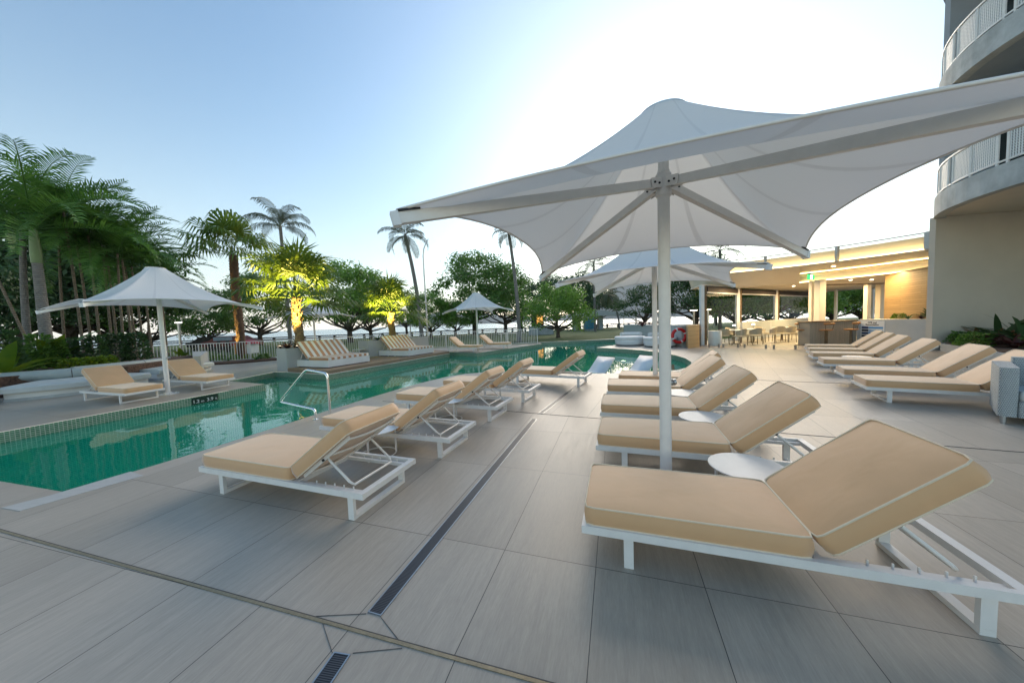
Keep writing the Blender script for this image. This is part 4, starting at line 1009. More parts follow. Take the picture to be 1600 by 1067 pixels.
for i, ((px, Y, h), lb_) in enumerate(zip(cane, lbl)):
    rg = random.Random(i + 40)
    feather_palm(XD(px, Y, .5), Y, .5, h + 1.6 - .06 * i, lb_, r=.042, nf=11, L_=2.5, kind='cane', lean=(rg.uniform(-.2, .2), rg.uniform(-.2, .3)), seed=i + 20, ll=.55, lw=.055, n=28, elev=(1.3, .0), vee=.5, droop=1.5, name='cane_palm', group='slender cane palms behind the bench')
fan_palm(XD(378, 18.9, .05), 18.9, .05, 5.9, 'tall fan palm with reddish brown trunk standing in the garden bed', r=.20, nf=22, pl=1.7, fr=1.35, kind='palm_brown', seed=5, leaf='frond_olive', elev=(1.5, .0), droop=1.0, n=26)
fan_palm(XD(468, 13.3, .85), 13.3, .80, 2.05, 'uplit yellow green fan palm in the near planter box', r=.165, nf=36, pl=1.5, fr=1.12, seed=6, elev=(1.5, -.05), droop=.45, n=30)
fan_palm(XD(613, 17.3, .85), 17.3, .84, 1.45, 'smaller uplit fan palm behind the far striped daybed', r=.17, nf=30, pl=1.3, fr=1.1, seed=7, elev=(1.5, -.05), droop=.45, n=28)
feather_palm(XD(455, 24, 0), 24, 0, 9.1, 'tall arching coconut palm rising behind the uplit planter palm', r=.13, nf=13, L_=2.7, seed=8, ll=.75, lw=.05, hang=1.6, vee=.1, droop=2.3, elev=(1.3, .2), n=34, lean=(-.1, 0), leaf='frond_dull', name='coconut_palm')
feather_palm(XD(660, 24.3, 0), 24.3, 0, 8.2, 'leaning coconut palm with windswept crown left of the bent lamp pole', r=.15, nf=13, L_=2.0, seed=9, ll=.6, lw=.05, hang=1.1, vee=.1, droop=1.9, elev=(1.2, -.4), n=30, lean=(-.85, 0), leaf='frond_dull', name='coconut_palm')
feather_palm(XD(812, 25.5, 0), 25.5, 0, 8.4, 'tall bare coconut palm cut off by the umbrella edge', r=.14, nf=11, L_=1.7, seed=10, ll=.5, lw=.05, hang=1.4, vee=.1, droop=2.2, elev=(1.2, -.3), n=24, lean=(-.55, 0), leaf='frond_dull', name='coconut_palm')
feather_palm(XD(968, 48, 0), 48, 0, 5.2, 'leaning palm with drooping fronds near the shore kiosks', r=.13, nf=13, L_=2.6, seed=11, ll=.8, lw=.07, hang=1.8, vee=.0, droop=2.4, elev=(1.0, -.5), n=22, lean=(-1.5, 0), leaf='frond_dull', name='coconut_palm')
feather_palm(XD(930, 40, 0), 40, 0, 8.3, 'distant palm whose fronds show between the two umbrella canopies', r=.14, nf=13, L_=2.6, seed=12, ll=.7, lw=.07, hang=1.0, vee=.2, droop=1.8, elev=(1.2, -.3), n=22, leaf='frond_dull', name='coconut_palm')
feather_palm(XD(1125, 30, 0), 30, 0, 7.4, 'distant palm crown above the right tip of the second umbrella', r=.14, nf=13, L_=2.6, seed=13, ll=.6, lw=.06, hang=.7, vee=.3, droop=1.6, elev=(1.2, -.2), n=24, leaf='frond_dull', name='coconut_palm')

# leaning prop by the left palms
t = thing('support_pole', 'thin straight pole leaning across the left palms', 'pole'); g0 = Vector((XD(62, 11.2, .6), 11.2, .55)); g1 = Vector((XD(-6, 11.6, 2.6), 11.6, ZD(-6, 408, 11.6)))
MB().tube([g0, g1], .04, 8).build('shaft', 'cane', t)

# shrubs, ground plants
def shrub_mesh(seed, h, w, mat, n, size):
    rng = random.Random(seed); mb = MB()
    for i in range(n):
        a = rng.random() * 6.28; v = rng.random(); r_ = w / 2 * sqrt(rng.random()) * (1 - .45 * v); p = Vector((cos(a) * r_, sin(a) * r_, .05 + h * v))
        d = Vector((cos(a), sin(a), rng.uniform(-.2, .9))).normalized(); u = d.cross(Vector((rng.uniform(-1, 1), rng.uniform(-1, 1), rng.uniform(-1, 1)))).normalized(); s_ = size * rng.uniform(.6, 1.3)
        mb.add([p, p + d * s_ * .5 + u * s_ * .3, p + d * s_, p + d * s_ * .5 - u * s_ * .3], [(0, 1, 2, 3)])
    m = mb.mesh('foliage'); m.materials.append(M[mat]); return m
def blade_mesh(seed, n, l, w, mat, droop=.6, up=1.0):
    rng = random.Random(seed); mb = MB()
    for i in range(n):
        az = i * 2.399 + rng.uniform(-.3, .3); a = up * rng.uniform(.6, 1.25); p = Vector((0, 0, 0)); pts = []; L_ = l * rng.uniform(.7, 1.1)
        for k in range(7): pts.append(p.copy()); p = p + Vector((cos(az) * cos(a), sin(az) * cos(a), sin(a))) * L_ / 6; a -= droop / 5
        sd_ = Vector((-sin(az), cos(az), 0)); vs = []
        for k, q in enumerate(pts): ww = w * sin(pi * (.18 + .80 * k / 6)); vs += [q - sd_ * ww, q + Vector((0, 0, -ww * .25)), q + sd_ * ww]
        mb.add(vs, [f for k in range(6) for f in ((k * 3, k * 3 + 1, k * 3 + 4, k * 3 + 3), (k * 3 + 1, k * 3 + 2, k * 3 + 5, k * 3 + 4))], True)
    m = mb.mesh('foliage'); m.materials.append(M[mat]); return m
PL = dict(shrub=shrub_mesh(1, 1.15, .75, 'leaf_mid', 900, .11), darkshrub=shrub_mesh(2, 1.1, .75, 'leaf_dark', 900, .12), low=shrub_mesh(3, .35, .8, 'broadleaf', 420, .11), lowgreen=shrub_mesh(8, .4, .9, 'leaf_mid', 500, .10),
          brom=blade_mesh(4, 22, .42, .035, 'brom', .9), bromo=blade_mesh(5, 20, .45, .035, 'brom_orange', .8), strap=blade_mesh(6, 26, .5, .022, 'frond', 1.0), banana=blade_mesh(7, 8, 1.5, .16, 'broadleaf', .8, 1.15), darkblade=blade_mesh(9, 16, .75, .045, 'leaf_dark', .8, 1.15))
def plant(key, x, y, z, sc, label, name='shrub', rz=0, group=None, cat='shrub'):
    o = bpy.data.objects.new(name, PL[key]); C.objects.link(o); o.location = (x, y, z); o.scale = (sc, sc, sc); o.rotation_euler = (0, 0, rz); tag(o, label, cat, group); return o
for i, (px, Y, k, sc, lb_) in enumerate([(8, 9.6, 'darkshrub', 1.1, 'dark shrub at the left edge of the raised garden'), (30, 10.2, 'lowgreen', 1.3, 'low green shrub in front of the dark palm trunk'), (66, 10.6, 'shrub', .95, 'leafy shrub hiding the foot of the big foxtail palm'), (92, 10.9, 'shrub', .8, 'leafy shrub right of the big foxtail palm base'), (108, 11.2, 'darkshrub', .85, 'dark shrub beside the yellow green banana leaf'), (152, 11.6, 'darkshrub', .9, 'dark narrow shrub among the cane palm stems'), (183, 12.2, 'darkshrub', .95, 'dark upright shrub left of the lounger backrest'), (217, 12.7, 'darkshrub', .95, 'dark upright shrub left of the umbrella pole')]):
    plant(k, XD(px, Y, .56), Y, .56, sc, lb_, 'shrub', i * 1.3, 'shrubs in the raised garden')
for i, px in enumerate((112, 130, 150, 166)):
    Y = 10.4 + i * .35; plant('low', XD(px, Y, .56), Y, .56, .8, 'yellow green ground plant in the low border behind the first curved bench', 'ground_plant', i, 'yellow green border plants', 'plant')
plant('banana', XD(82, 11.0, .6), 11.0, .6, 1.15, 'yellow green banana plant with one big upright leaf', 'banana_plant', 2.1, None, 'plant')
plant('banana', XD(5, 9.2, .5), 9.2, .45, 1.0, 'broad leaved plant at the extreme left edge', 'banana_plant', .4, None, 'plant')
plant('banana', XD(285, 16.2, .3), 16.2, .2, .75, 'yellowing broad leaved plant by the garden lamp', 'banana_plant', 1.4, None, 'plant')
for i, px in enumerate((330, 338, 347, 357, 366, 388, 400, 412)):
    Y = 17.0 + (i % 3) * .5; plant(('strap', 'lowgreen', 'low')[i % 3], XD(px, Y, .05), Y, .06, .9 if i % 3 == 0 else .6, 'small green plant in the mulched bed around the fan palm', 'bed_plant', i, 'plants in the mulch bed', 'plant')
for px, Y, lb_ in ((449, 12.9, 'dark red bromeliad at the left of the near planter'), (484, 13.25, 'dark red bromeliad right of the uplit palm trunk'), (497, 13.7, 'dark red bromeliad at the far right of the near planter')):
    plant('brom', XD(px, Y, .9), Y, .80, 1.15, lb_, 'bromeliad', px, None, 'plant')
for px, Y, lb_ in ((590, 16.9, 'dark spiky plant left of the smaller uplit palm'), (600, 17.4, 'dark spiky plant touching the smaller uplit palm trunk'), (627, 17.9, 'dark spiky plant right of the smaller uplit palm')):
    plant('darkblade', XD(px, Y, .9), Y, .84, .7, lb_, 'spiky_plant', px, None, 'plant')

# palm uplights (lit in the photo)
def uplight(loc, target, power, label, spot=70):
    t = thing('garden_uplight', label, 'garden light', loc)
    MB().lathe([(.03, -.06), (.045, -.02), (.05, .05), (.044, .05)], 16, cap=True).build('housing', 'dark_metal', t); MB().lathe([(.0, .051), (.04, .051)], 16, cap=False).build('lens', 'glass_lamp', t)
    l = bpy.data.lights.new('spot', 'SPOT'); l.energy = power; l.color = (1, .70, .16); l.spot_size = radians(spot); l.spot_blend = .6; l.shadow_soft_size = .04
    o = bpy.data.objects.new('lamp_beam', l); C.objects.link(o); p = Vector(loc) + Vector((0, 0, .08)); o.location = p; o.rotation_euler = (Vector(target) - p).to_track_quat('-Z', 'Y').to_euler()
x1 = XD(468, 13.3, .85); uplight((x1 + .35, 12.62, .88), (x1 + .15, 12.75, 3.9), 1500, 'small uplight at the front foot of the near planter palm', 74); uplight((x1 - .55, 12.95, .88), (x1 - .2, 13.2, 3.8), 260, 'small uplight at the left foot of the near planter palm', 80)
x2 = XD(613, 17.3, .85); uplight((x2 + .1, 16.5, .92), (x2 + .05, 16.7, 3.4), 1500, 'small uplight at the foot of the smaller uplit palm', 78)
x3 = XD(378, 18.9, 0); uplight((x3 - .75, 18.3, .15), (x3, 18.8, 2.0), 420, 'small uplight at the foot of the brown trunked fan palm', 50)

# ------------------------------------------------------------------ lamps and far things
t = thing('bent_lamp_pole', 'tall slender pole with its top bent over, right of the leaning coconut palm', 'light pole', (XD(669, 23.9, 0), 23.9, -.03))
MB().tube([(0, 0, 0), (0, 0, 3), (-.02, 0, 5.4), (-.02, 0, 6.6), (.05, 0, 7.1), (.22, 0, 7.5), (.42, 0, 7.8)], [.07, .06, .05, .045, .04, .035, .03], 10).build('shaft', 'steel', t)
def bollard(px, Y, ztop, label, w=.42, mat='glass_lamp'):
    t = thing('garden_lamp', label, 'lamp', (XD(px, Y, 0), Y, -.03), 0, 'lit T shaped garden lamps')
    MB().box((-.05, -.05, 0), (.05, .05, ztop - .06)).build('post', 'steel', t); MB().box((-w / 2, -.11, ztop), (w / 2, .11, ztop + .05)).build('head', 'steel', t)
    MB().box((-w / 2 + .02, -.09, ztop - .03), (w / 2 - .02, .09, ztop - .001)).build('diffuser', mat, t)
bollard(284, 22, ZD(284, 503, 22), 'lit white garden lamp left of the fan palm', .36, 'lamp_pale')
bollard(1030, 24, ZD(1030, 485, 24), 'lit garden lamp between the two umbrella poles')
bollard(1084, 22, ZD(1084, 484, 22), 'lit garden lamp just left of the first bar column')
bollard(1106, 24, ZD(1106, 483, 24), 'lit garden lamp just right of the first bar column')
bollard(975, 60, ZD(975, 491, 60), 'small far lamp on the shore lawn', .5, 'lamp_pale')
for px, Y, top, lb_ in ((994, 40, 445, 'thin flag pole left of the second umbrella pole'), (1116, 40, 455, 'thin pole seen through the first glass bay'), (642, 40, 505, 'thin dark pole beside the smaller uplit palm')):
    t = thing('light_pole', lb_, 'pole', (XD(px, Y, 0), Y, -.03)); MB().tube([(0, 0, 0), (0, 0, ZD(px, top, Y))], [.09, .06], 8).build('shaft', 'steel', t)
# esplanade railing along the sea wall
rl = [(-60, 47.2), (-20, 49.8), (0, 53.6), (30, 61.6)]
for i in range(3):
    a, b = Vector(rl[i]), Vector(rl[i + 1]); d = b - a; L_ = d.length
    t = thing('shore_railing', ['dark post and rail barrier along the shore at far left', 'dark post and rail barrier along the shore behind the picket fence', 'dark post and rail barrier along the shore by the kiosks'][i], 'railing', (a.x, a.y, -.03), atan2(d.y, d.x), 'low dark barriers along the shore')
    m = MB(); n = int(L_ / 2.2)
    for k in range(n): m.box((k * 2.2, -.1, 0), (k * 2.2 + .3, .1, .6))
    for zz in (.22, .5): m.box((0, -.09, zz), (L_, .09, zz + .16))
    m.build('barrier', 'black', t)
t = thing('kiosk', 'small teal blue kiosk under a flat shelter on the shore', 'kiosk', (XD(921, 45, 0), 45, -.03))
MB().box((-.7, -.6, .25), (.7, .6, 1.75)).build('wall', 'tealblock', t); MB().box((-.6, -.5, 0), (.6, .5, .249)).build('plinth', 'concrete', t); MB().box((-.85, -.75, 1.7501), (.85, .75, 1.82)).build('roof', 'render', t)
t = thing('shore_shelter', 'open shelter with wide low roof beside the teal kiosk', 'shelter', (XD(935, 50, 0), 50, -.03))
MB().add([(-4.5, -2, 2.1), (4.5, -2, 2.0), (4.5, 2, 2.0), (-4.5, 2, 2.1), (0, -2, 2.9), (0, 2, 2.9)], [(0, 4, 5, 3), (4, 1, 2, 5), (0, 1, 4), (2, 3, 5), (3, 2, 1, 0)]).build('roof', 'render', t)
for xx in (-3.6, .3): MB().box((xx - .3, -.6, 0), (xx + .3, .6, 2.0)).build('pier', 'concrete', t)
t = thing('kiosk', 'narrow grey kiosk with a lit orange panel near the rounded tree', 'kiosk', (XD(843, 38, 0), 38, -.03))
MB().box((-1.2, -.6, 0), (1.6, .6, 1.05)).build('counter', 'concrete', t); MB().box((-.9, -.5, 1.05), (.5, .5, 2.6)).build('cabinet', 'darkfab', t); MB().box((-.3, -.52, 1.3), (.35, -.501, 2.3)).build('panel', emis('orange_panel_glow', (.8, .35, .08), .8), t)
for px, Y, w in ((796, 26, .9), (803, 26.5, .9)):
    t = thing('park_table', 'pale park table beyond the picket fence, %s' % ('left of its twin' if px < 800 else 'by the bare palm trunk'), 'table', (XD(px, Y, 0), Y, -.03))
    MB().box((-w, -.35, .68), (w, .35, .74)).build('table_top', 'steel', t)
    for s in (-1, 1): MB().box((s * w * .7 - .05, -.25, 0), (s * w * .7 + .05, .25, .68)).build('leg', 'steel', t)
t = thing('market_stall', 'low red domed canopy over an orange box beyond the fence', 'stall', (XD(386, 24, 0), 24, -.03))
MB().lathe([(.80, .70), (.74, .84), (.5, .94), (.0, .98)], 24, cap=False).build('canopy', 'redcanvas', t); MB().box((-.6, -.4, 0), (.0, .4, .69)).build('box', 'orange', t); MB().box((.05, -.4, 0), (.6, .4, .69)).build('panel', 'white_paint', t)
t = thing('utility_cabinet', 'dark grey utility cabinet on posts beyond the fence at left', 'cabinet', (XD(350, 26, 0), 26, -.03))
MB().box((-.5, -.3, .95), (.5, .3, ZD(350, 526, 26) + .0)).build('cabinet', 'bluegrey', t)
for s in (-1, 1): MB().box((s * .35 - .05, -.1, 0), (s * .35 + .05, .1, .949)).build('leg', 'dark_metal', t)
for i, (px, Y) in enumerate(((365, 30), (340, 31))):
    t = thing('parked_car', ['dark red car parked beyond the fence left of the fan palm', 'dark car parked beyond the fence below the utility cabinet'][i], 'car', (XD(px, Y, 0), Y, -.03), .1)
    k = 'maroon' if i == 0 else 'black'
    b = MB(); prof = [(-2.1, .35), (-2.1, .75), (-1.5, .88), (-.9, 1.25), (.8, 1.25), (1.4, .9), (2.1, .78), (2.1, .35)]
    vs = [(x, -.8, z) for x, z in prof] + [(x, .8, z) for x, z in prof]; n8 = 8
    b.add(vs, [tuple(range(8))[::1], tuple(reversed(range(8, 16)))] + [(j + 8, (j + 1) % 8 + 8, (j + 1) % 8, j) for j in range(8)]); b.build('body', k, t)
    for wx in (-1.35, 1.35):
        for wy in (-.72, .72): MB().tube([(wx, wy - .1, .33), (wx, wy + .1, .33)], .33, 16).build('wheel', 'black', t)
    MB().box((-.75, -.803, .93), (.7, -.8005, 1.17)).build('window', 'glass', t)

# ------------------------------------------------------------------ sofas, life ring wall, ledge loungers
def pouf(x, y, r, label):
    t = thing('round_sofa', label, 'sofa', (x, y, 0), 0, 'round white sofas beside the pool')
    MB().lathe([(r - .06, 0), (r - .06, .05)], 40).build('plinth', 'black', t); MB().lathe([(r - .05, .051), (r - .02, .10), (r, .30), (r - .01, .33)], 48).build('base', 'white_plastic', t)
    MB().lathe([(r - .02, .331), (r + .02, .36), (r + .02, .46), (r - .04, .50), (r * .5, .51), (0, .512)], 48, cap=False).build('seat_cushion', 'white_paint', t)
    bk = [(1.0 * (r - .12) * cos(a), (r - .12) * sin(a), .60) for a in [.2 + k * .12 for k in range(16)]]; MB().tube(bk, .11, 10).build('back_bolster', 'white_paint', t)
pouf(6.75, 18.55, .82, 'round white sofa left of the umbrella poles, by the rendered wall')
pouf(7.75, 17.0, .80, 'round white sofa behind the umbrella poles, nearer the life ring')
t = thing('garden_wall', 'rendered pool wall carrying the red life ring', 'wall')
WL = [(8.25, 23.9), (8.62, 23.9), (8.9, 20), (9.35, 16.75), (9.0, 16.35), (8.55, 16.35), (8.35, 19)]
MB().prism(WL, 0, 1.0).build('wall', 'render', t); MB().prism([(8.22, 23.95), (8.66, 23.95), (8.94, 20), (9.40, 16.75), (9.02, 16.31), (8.52, 16.31), (8.31, 19)], 1.0005, 1.06).build('coping', 'concrete', t)
t = thing('timber_cupboard', 'pale timber clad box at the end of the life ring wall', 'cupboard'); g0, g1 = G(1075, 544.5), G(1093, 542)
MB().prism([(g0.x, g0.y), (g1.x, g1.y), (g1.x + .5, g1.y + .9), (g0.x + .4, g0.y + .9)], 0, 1.08).build('cladding', 'pale_timber', t, uvfn=boxuv)
t = thing('life_ring', 'red life ring with pale bands hanging on the rendered wall', 'life ring', (0, 0, 0)); Yc = 16.25; t.location = (XD(1061, Yc, .55), Yc, .56); t.rotation_euler = (pi / 2, 0, .0)
MB().tube([(.33 * cos(a), .33 * sin(a), 0) for a in [k * 2 * pi / 40 for k in range(40)]], .075, 12, closed=True).build('ring', 'red', t)
for k in range(4):
    a0 = k * pi / 2 + .4; MB().tube([(.33 * cos(a0 + d_), .33 * sin(a0 + d_), 0) for d_ in (-.11, -.05, 0, .05, .11)], .079, 12).build('band', 'white_paint', t)
for i, (px, lb_) in enumerate(((1008, 'dark red plant on the wall top left of the second umbrella pole'), (1029, 'dark red plant on the wall top between the umbrella poles'))):
    plant('brom', XD(px, 18.2, 1.0), 18.6, 1.02, 1.3, lb_, 'bromeliad', i, None, 'plant')
def ledge_lounger(x, y, deg, label, src=None):
    if src: return copy_tree(src, (x, y, -.46), radians(deg), label)
    t = thing('ledge_lounger', label, 'pool lounger', (x, y, -.46), radians(deg), 'white loungers standing in the shallow water')
    pr = [(0, .16), (.3, .22), (.62, .30), (.85, .25), (1.1, .20), (1.35, .32), (1.6, .52), (1.85, .72)]; vs = []; th = .07
    m = MB()
    for s in (-.33, .33):
        vs += [(px_, s, z) for px_, z in pr] + [(px_, s, max(.0, z - (th if i < 6 else th))) for i, (px_, z) in enumerate(pr)]
    n = len(pr); f = []
    for i in range(n - 1):
        f += [(i, i + 1, 2 * n + i + 1, 2 * n + i), (n + i + 1, n + i, 3 * n + i, 3 * n + i + 1), (i + 1, i, n + i, n + i + 1), (2 * n + i, 2 * n + i + 1, 3 * n + i + 1, 3 * n + i)]
    f += [(0, 2 * n, 3 * n, n), (n - 1, 2 * n - 1, 4 * n - 1, 3 * n - 1)]; m.add(vs, f, True); m.build('shell', 'white_plastic', t)
    for s in (-.3, .3):
        MB().tube([(.1, s, .02), (1.1, s, .02), (1.7, s, .03)], .02, 8).build('runner', 'white_plastic', t); MB().tube([(1.62, s, .48), (1.7, s, .03)], .02, 8).build('leg', 'white_plastic', t); MB().tube([(.25, s, .15), (.2, s, .02)], .02, 8).build('leg', 'white_plastic', t)
    return t
ll_ = ledge_lounger(1.75, 9.75, 40, 'white lounger in the shallow water nearest the middle loungers'); ledge_lounger(3.0, 9.75, 34, 'white lounger in the shallow water beside the second umbrella pole', ll_)
for x, y, lb_ in ((5.0, 14.6, 'glowing underwater light at the far side of the shallow ledge'), (3.0, 15.0, 'glowing underwater light off the edge of the shallow ledge'), (1.3, 11.4, 'glowing underwater light nearest the middle of the pool')):
    t = thing('pool_light', lb_, 'pool light', (x, y, -.40 if x > 4 else -.9)); MB().lathe([(.13, -.05), (.13, .0), (.10, .012)], 20).build('housing', 'white_plastic', t); MB().lathe([(0, .014), (.09, .014)], 20, cap=False).build('lens', 'led_green', t)

# ------------------------------------------------------------------ bar pavilion
t = PAV = thing('bar_pavilion', 'open glazed bar pavilion with warm lit curved roof', 'building')
E1 = [(10.3, 18.9), (10.75, 18.3), (11.5, 17.6), (12.3, 17.08), (13.08, 16.5), (13.9, 15.7), (14.71, 14.78), (15.4, 13.75), (16.06, 12.55)]
I1 = [(10.6, 19.1), (11.4, 18.75), (12.4, 18.35), (13.5, 17.95), (14.4, 17.6), (15.26, 17.2), (15.8, 16.2), (16.45, 14.8), (16.95, 13.1)]
ZE, ZI, ZB = 3.72, 3.35, 3.02
b = MB(); n = len(E1)
for i in range(n - 1):
    zi = [ZB + .033 if k < 5 else ZI for k in (i, i + 1)]
    if i == 4: zi[1] = ZB + .033
    b.add([(*E1[i], ZE - .03), (*E1[i + 1], ZE - .03), (*I1[i + 1], zi[1]), (*I1[i], zi[0])], [(3, 2, 1, 0)], True)
b.build('sloped_soffit', 'cream', t)
b = MB()
for i in range(5, n - 1): b.add([(*I1[i], ZI), (*I1[i + 1], ZI), (*I1[i + 1], ZB + .03), (*I1[i], ZB + .03)], [(3, 2, 1, 0)])
b.build('bulkhead', 'cream', t)
b = MB()
for i in range(5, n - 1): b.bar((*(Vector(I1[i]) + Vector((-.06, -.04))), ZB + .05), (*(Vector(I1[i + 1]) + Vector((-.06, -.04))), ZB + .05), .035, .03)
b.build('led_strip', 'led', t)
b = MB()
for i in range(5, n - 1):
    a_ = Vector(E1[i]).lerp(Vector(I1[i]), .62); c_ = Vector(E1[i + 1]).lerp(Vector(I1[i + 1]), .62); z_ = ZE - .03 + (ZI - ZE + .03) * .62 - .02; b.bar((*a_, z_), (*c_, z_), .03, .02)
b.build('led_strip', 'led', t)
b = MB()
for i in range(n - 1): b.bar((*E1[i], ZE), (*E1[i + 1], ZE), .04, .05)
b.build('roof_edge', 'cream', t)
BACK = [(10.2, 18.9), (10.05, 17.0), (13.6, 19.55), (18.5, 22.7), (24.6, 26.4), (27, 24), (22.5, 17), (18.2, 13.2)]
MB().prism([(10.6, 19.1), (10.3, 16.9), (11.4, 17.3), (13.6, 18.6)] + I1[5:] + [(18.5, 12.7), (27, 22), (24.8, 26.8)], ZB, ZB + .02).build('ceiling', 'cream', t) if False else None
def ceil_poly(): return [(10.45, 19.0)] + I1[1:] + [(19.0, 12.4), (28, 22), (25.2, 27.6), (10.0, 17.6)]
MB().prism([(9.9, 17.0), (10.6, 18.95)] + [(x + .05, y + .1) for x, y in I1[1:6]] + [(x, y) for x, y in I1[6:]] + [(19, 12.4), (28, 22), (25.2, 27.6)], 0, 1) if False else None
CE = [(9.7, 16.55), (10.55, 19.12), (11.4, 18.72), (12.4, 18.32), (13.5, 17.92), (14.4, 17.57), (15.28, 17.17), (15.82, 16.2), (16.47, 14.8), (16.97, 13.1), (19, 12.4), (28, 22), (25.2, 27.2)]
MB().prism(CE, ZB + .031, ZB + .10).build('ceiling', 'cream', t)
MB().prism([(x, y) for x, y in E1] + [(19, 12.4), (28, 22), (25.2, 27.2), (10.2, 18.9)], ZE - .02, ZE + .03).build('roof', 'cream', t)
UP = [(Vector(p) + Vector((.35, .30))) for p in E1]
b = MB()
for i in range(2, n - 1): b.add([(*UP[i], ZE + .03), (*UP[i + 1], ZE + .03), (*(UP[i + 1] + Vector((-.12, -.10))), ZE + .56), (*(UP[i] + Vector((-.12, -.10))), ZE + .56)], [(0, 1, 2, 3)])
b.build('parapet_fascia', 'cream', t)
b = MB()
for i in range(2, n - 1): b.bar((*(UP[i] + Vector((-.13, -.11))), ZE + .06), (*(UP[i + 1] + Vector((-.13, -.11))), ZE + .06), .10, .05)
b.build('led_strip', 'led', t)
b = MB()
for i in range(1, n - 1): b.bar((*E1[i], ZE + .66), (*E1[i + 1], ZE + .66), .03, .03)
b.build('handrail', 'dark_metal', t)
b = MB()
for i in range(1, n - 1): b.add([(*E1[i], ZE + .06), (*E1[i + 1], ZE + .06), (*E1[i + 1], ZE + .64), (*E1[i], ZE + .64)], [(0, 1, 2, 3)])
b.build('roof_glass', 'glass', t)
def epoint(px):
    best = None
    for i in range(n - 1):
        for k in range(21):
            p_ = Vector(E1[i]).lerp(Vector(E1[i + 1]), k / 20); e_ = abs(XD(px, p_.y, ZE + .3) - p_.x)
            if best is None or e_ < best[0]: best = (e_, p_)
    return best[1]
for px, w in ((1195, .09), (1306, .11), (1449, .16)):
    p_ = epoint(px); MB().box((p_.x - w / 2, p_.y - w / 2 - .05, ZE + .03), (p_.x + w / 2, p_.y + w / 2 - .05, ZE + .68)).build('roof_post', 'steel', t)
# far side columns, blinds and glazing
cl = [(9.86, 16.72), (13.45, 19.25), (18.1, 22.2), (24.4, 26.3)]
for i in range(4):
    a = Vector(cl[i]); d = (Vector(cl[min(i + 1, 3)]) - Vector(cl[max(i - 1, 0)])).normalized(); z1 = ZB + .03
    for off, w in ((-.12, .17), (.20, .14)):
        c_ = a + d * off; MB().box((c_.x - w / 2, c_.y - w / 2, 0), (c_.x + w / 2, c_.y + w / 2, z1)).build('column', 'white_paint' if off < 0 else 'bronze', t)
for i in range(3):
    a, b_ = Vector(cl[i]), Vector(cl[i + 1]); d = (b_ - a).normalized(); a2, b2 = a + d * .34, b_ - d * .3
    MB().bar((*a2, ZB - .14), (*b2, ZB - .14), .18, .26).build('blind_box', 'darkfab', t); MB().bar((*a2, ZB - .31), (*b2, ZB - .31), .10, .07).build('blind_rail', 'white_paint', t)
    MB().add([(*a2, .03), (*b2, .03), (*b2, ZB - .35), (*a2, ZB - .35)], [(0, 1, 2, 3)]).build('window_pane', 'glass', t)
a, b_ = Vector((12.7, 18.4)), Vector((24.2, 25.9)); MB().bar((*(a + Vector((.1, -.3))), .55), (*(b_ + Vector((.1, -.3))), .55), .12, 1.05).build('low_wall', 'render', t)
for px, Y, w, mt in ((1268, 16.4, .16, 'cream'), (1281, 16.0, .30, 'cream'), (1355, 19.0, .22, 'cream'), (1375, 19.5, .28, 'cream'), (1306, 24, .14, 'white_paint'), (1364, 24.5, .12, 'white_paint')):
    x = XD(px, Y, 2); MB().box((x - w / 2, Y - w / 2, 0), (x + w / 2, Y + w / 2, ZB + .03)).build('column', mt, t)
MB().bar((XD(1284, 17, 2.9), 17, 2.88), (XD(1380, 17.5, 2.9), 17.5, 2.88), .12, .05).build('window_frame', 'bronze', t)
for px, py in ((1178, 430), (1222, 438), (1300, 416)):
    # set in the sloped soffit
    best = min(((abs(XD(px, Vector(E1[i]).lerp(Vector(I1[i]), q).y, 3.5) - Vector(E1[i]).lerp(Vector(I1[i]), q).x) + abs(ZD(px, py, Vector(E1[i]).lerp(Vector(I1[i]), q).y) - (ZE - .03 + (ZI - ZE + .03) * q)) * 3), i, q) for i in range(n) for q in (.15, .3, .45, .6, .75))
    p_ = Vector(E1[best[1]]).lerp(Vector(I1[best[1]]), best[2]); z_ = ZE - .03 + (ZI - ZE + .03) * best[2]
    MB().lathe([(0, -.012), (.05, -.012), (.06, 0)], 16, (p_.x, p_.y, z_ - .012), cap=False).build('downlight', 'glass_lamp', t)
for px, Y in ((1329, 16.5), (1362, 16.8), (1240, 19)):
    MB().lathe([(0, 0), (.06, 0), (.06, .02)], 16, (XD(px, Y, 3), Y, ZB + .008), cap=False).build('downlight', 'glass_lamp', t)
def area(loc, sx, sy, power, rot=(0, 0, 0), col=(1, .72, .38), name='ceiling_lamp'):
    l = bpy.data.lights.new(name, 'AREA'); l.shape = 'RECTANGLE'; l.size = sx; l.size_y = sy; l.energy = power; l.color = col
    o = bpy.data.objects.new(name, l); C.objects.link(o); o.location = loc; o.rotation_euler = rot; return o
area((13.2, 17.2, ZB - .02), 2.5, 1.2, 110); area((18.5, 19.5, ZB - .05), 4, 2.5, 170); area((15.9, 14.4, ZB - .0), .8, 2.0, 60)

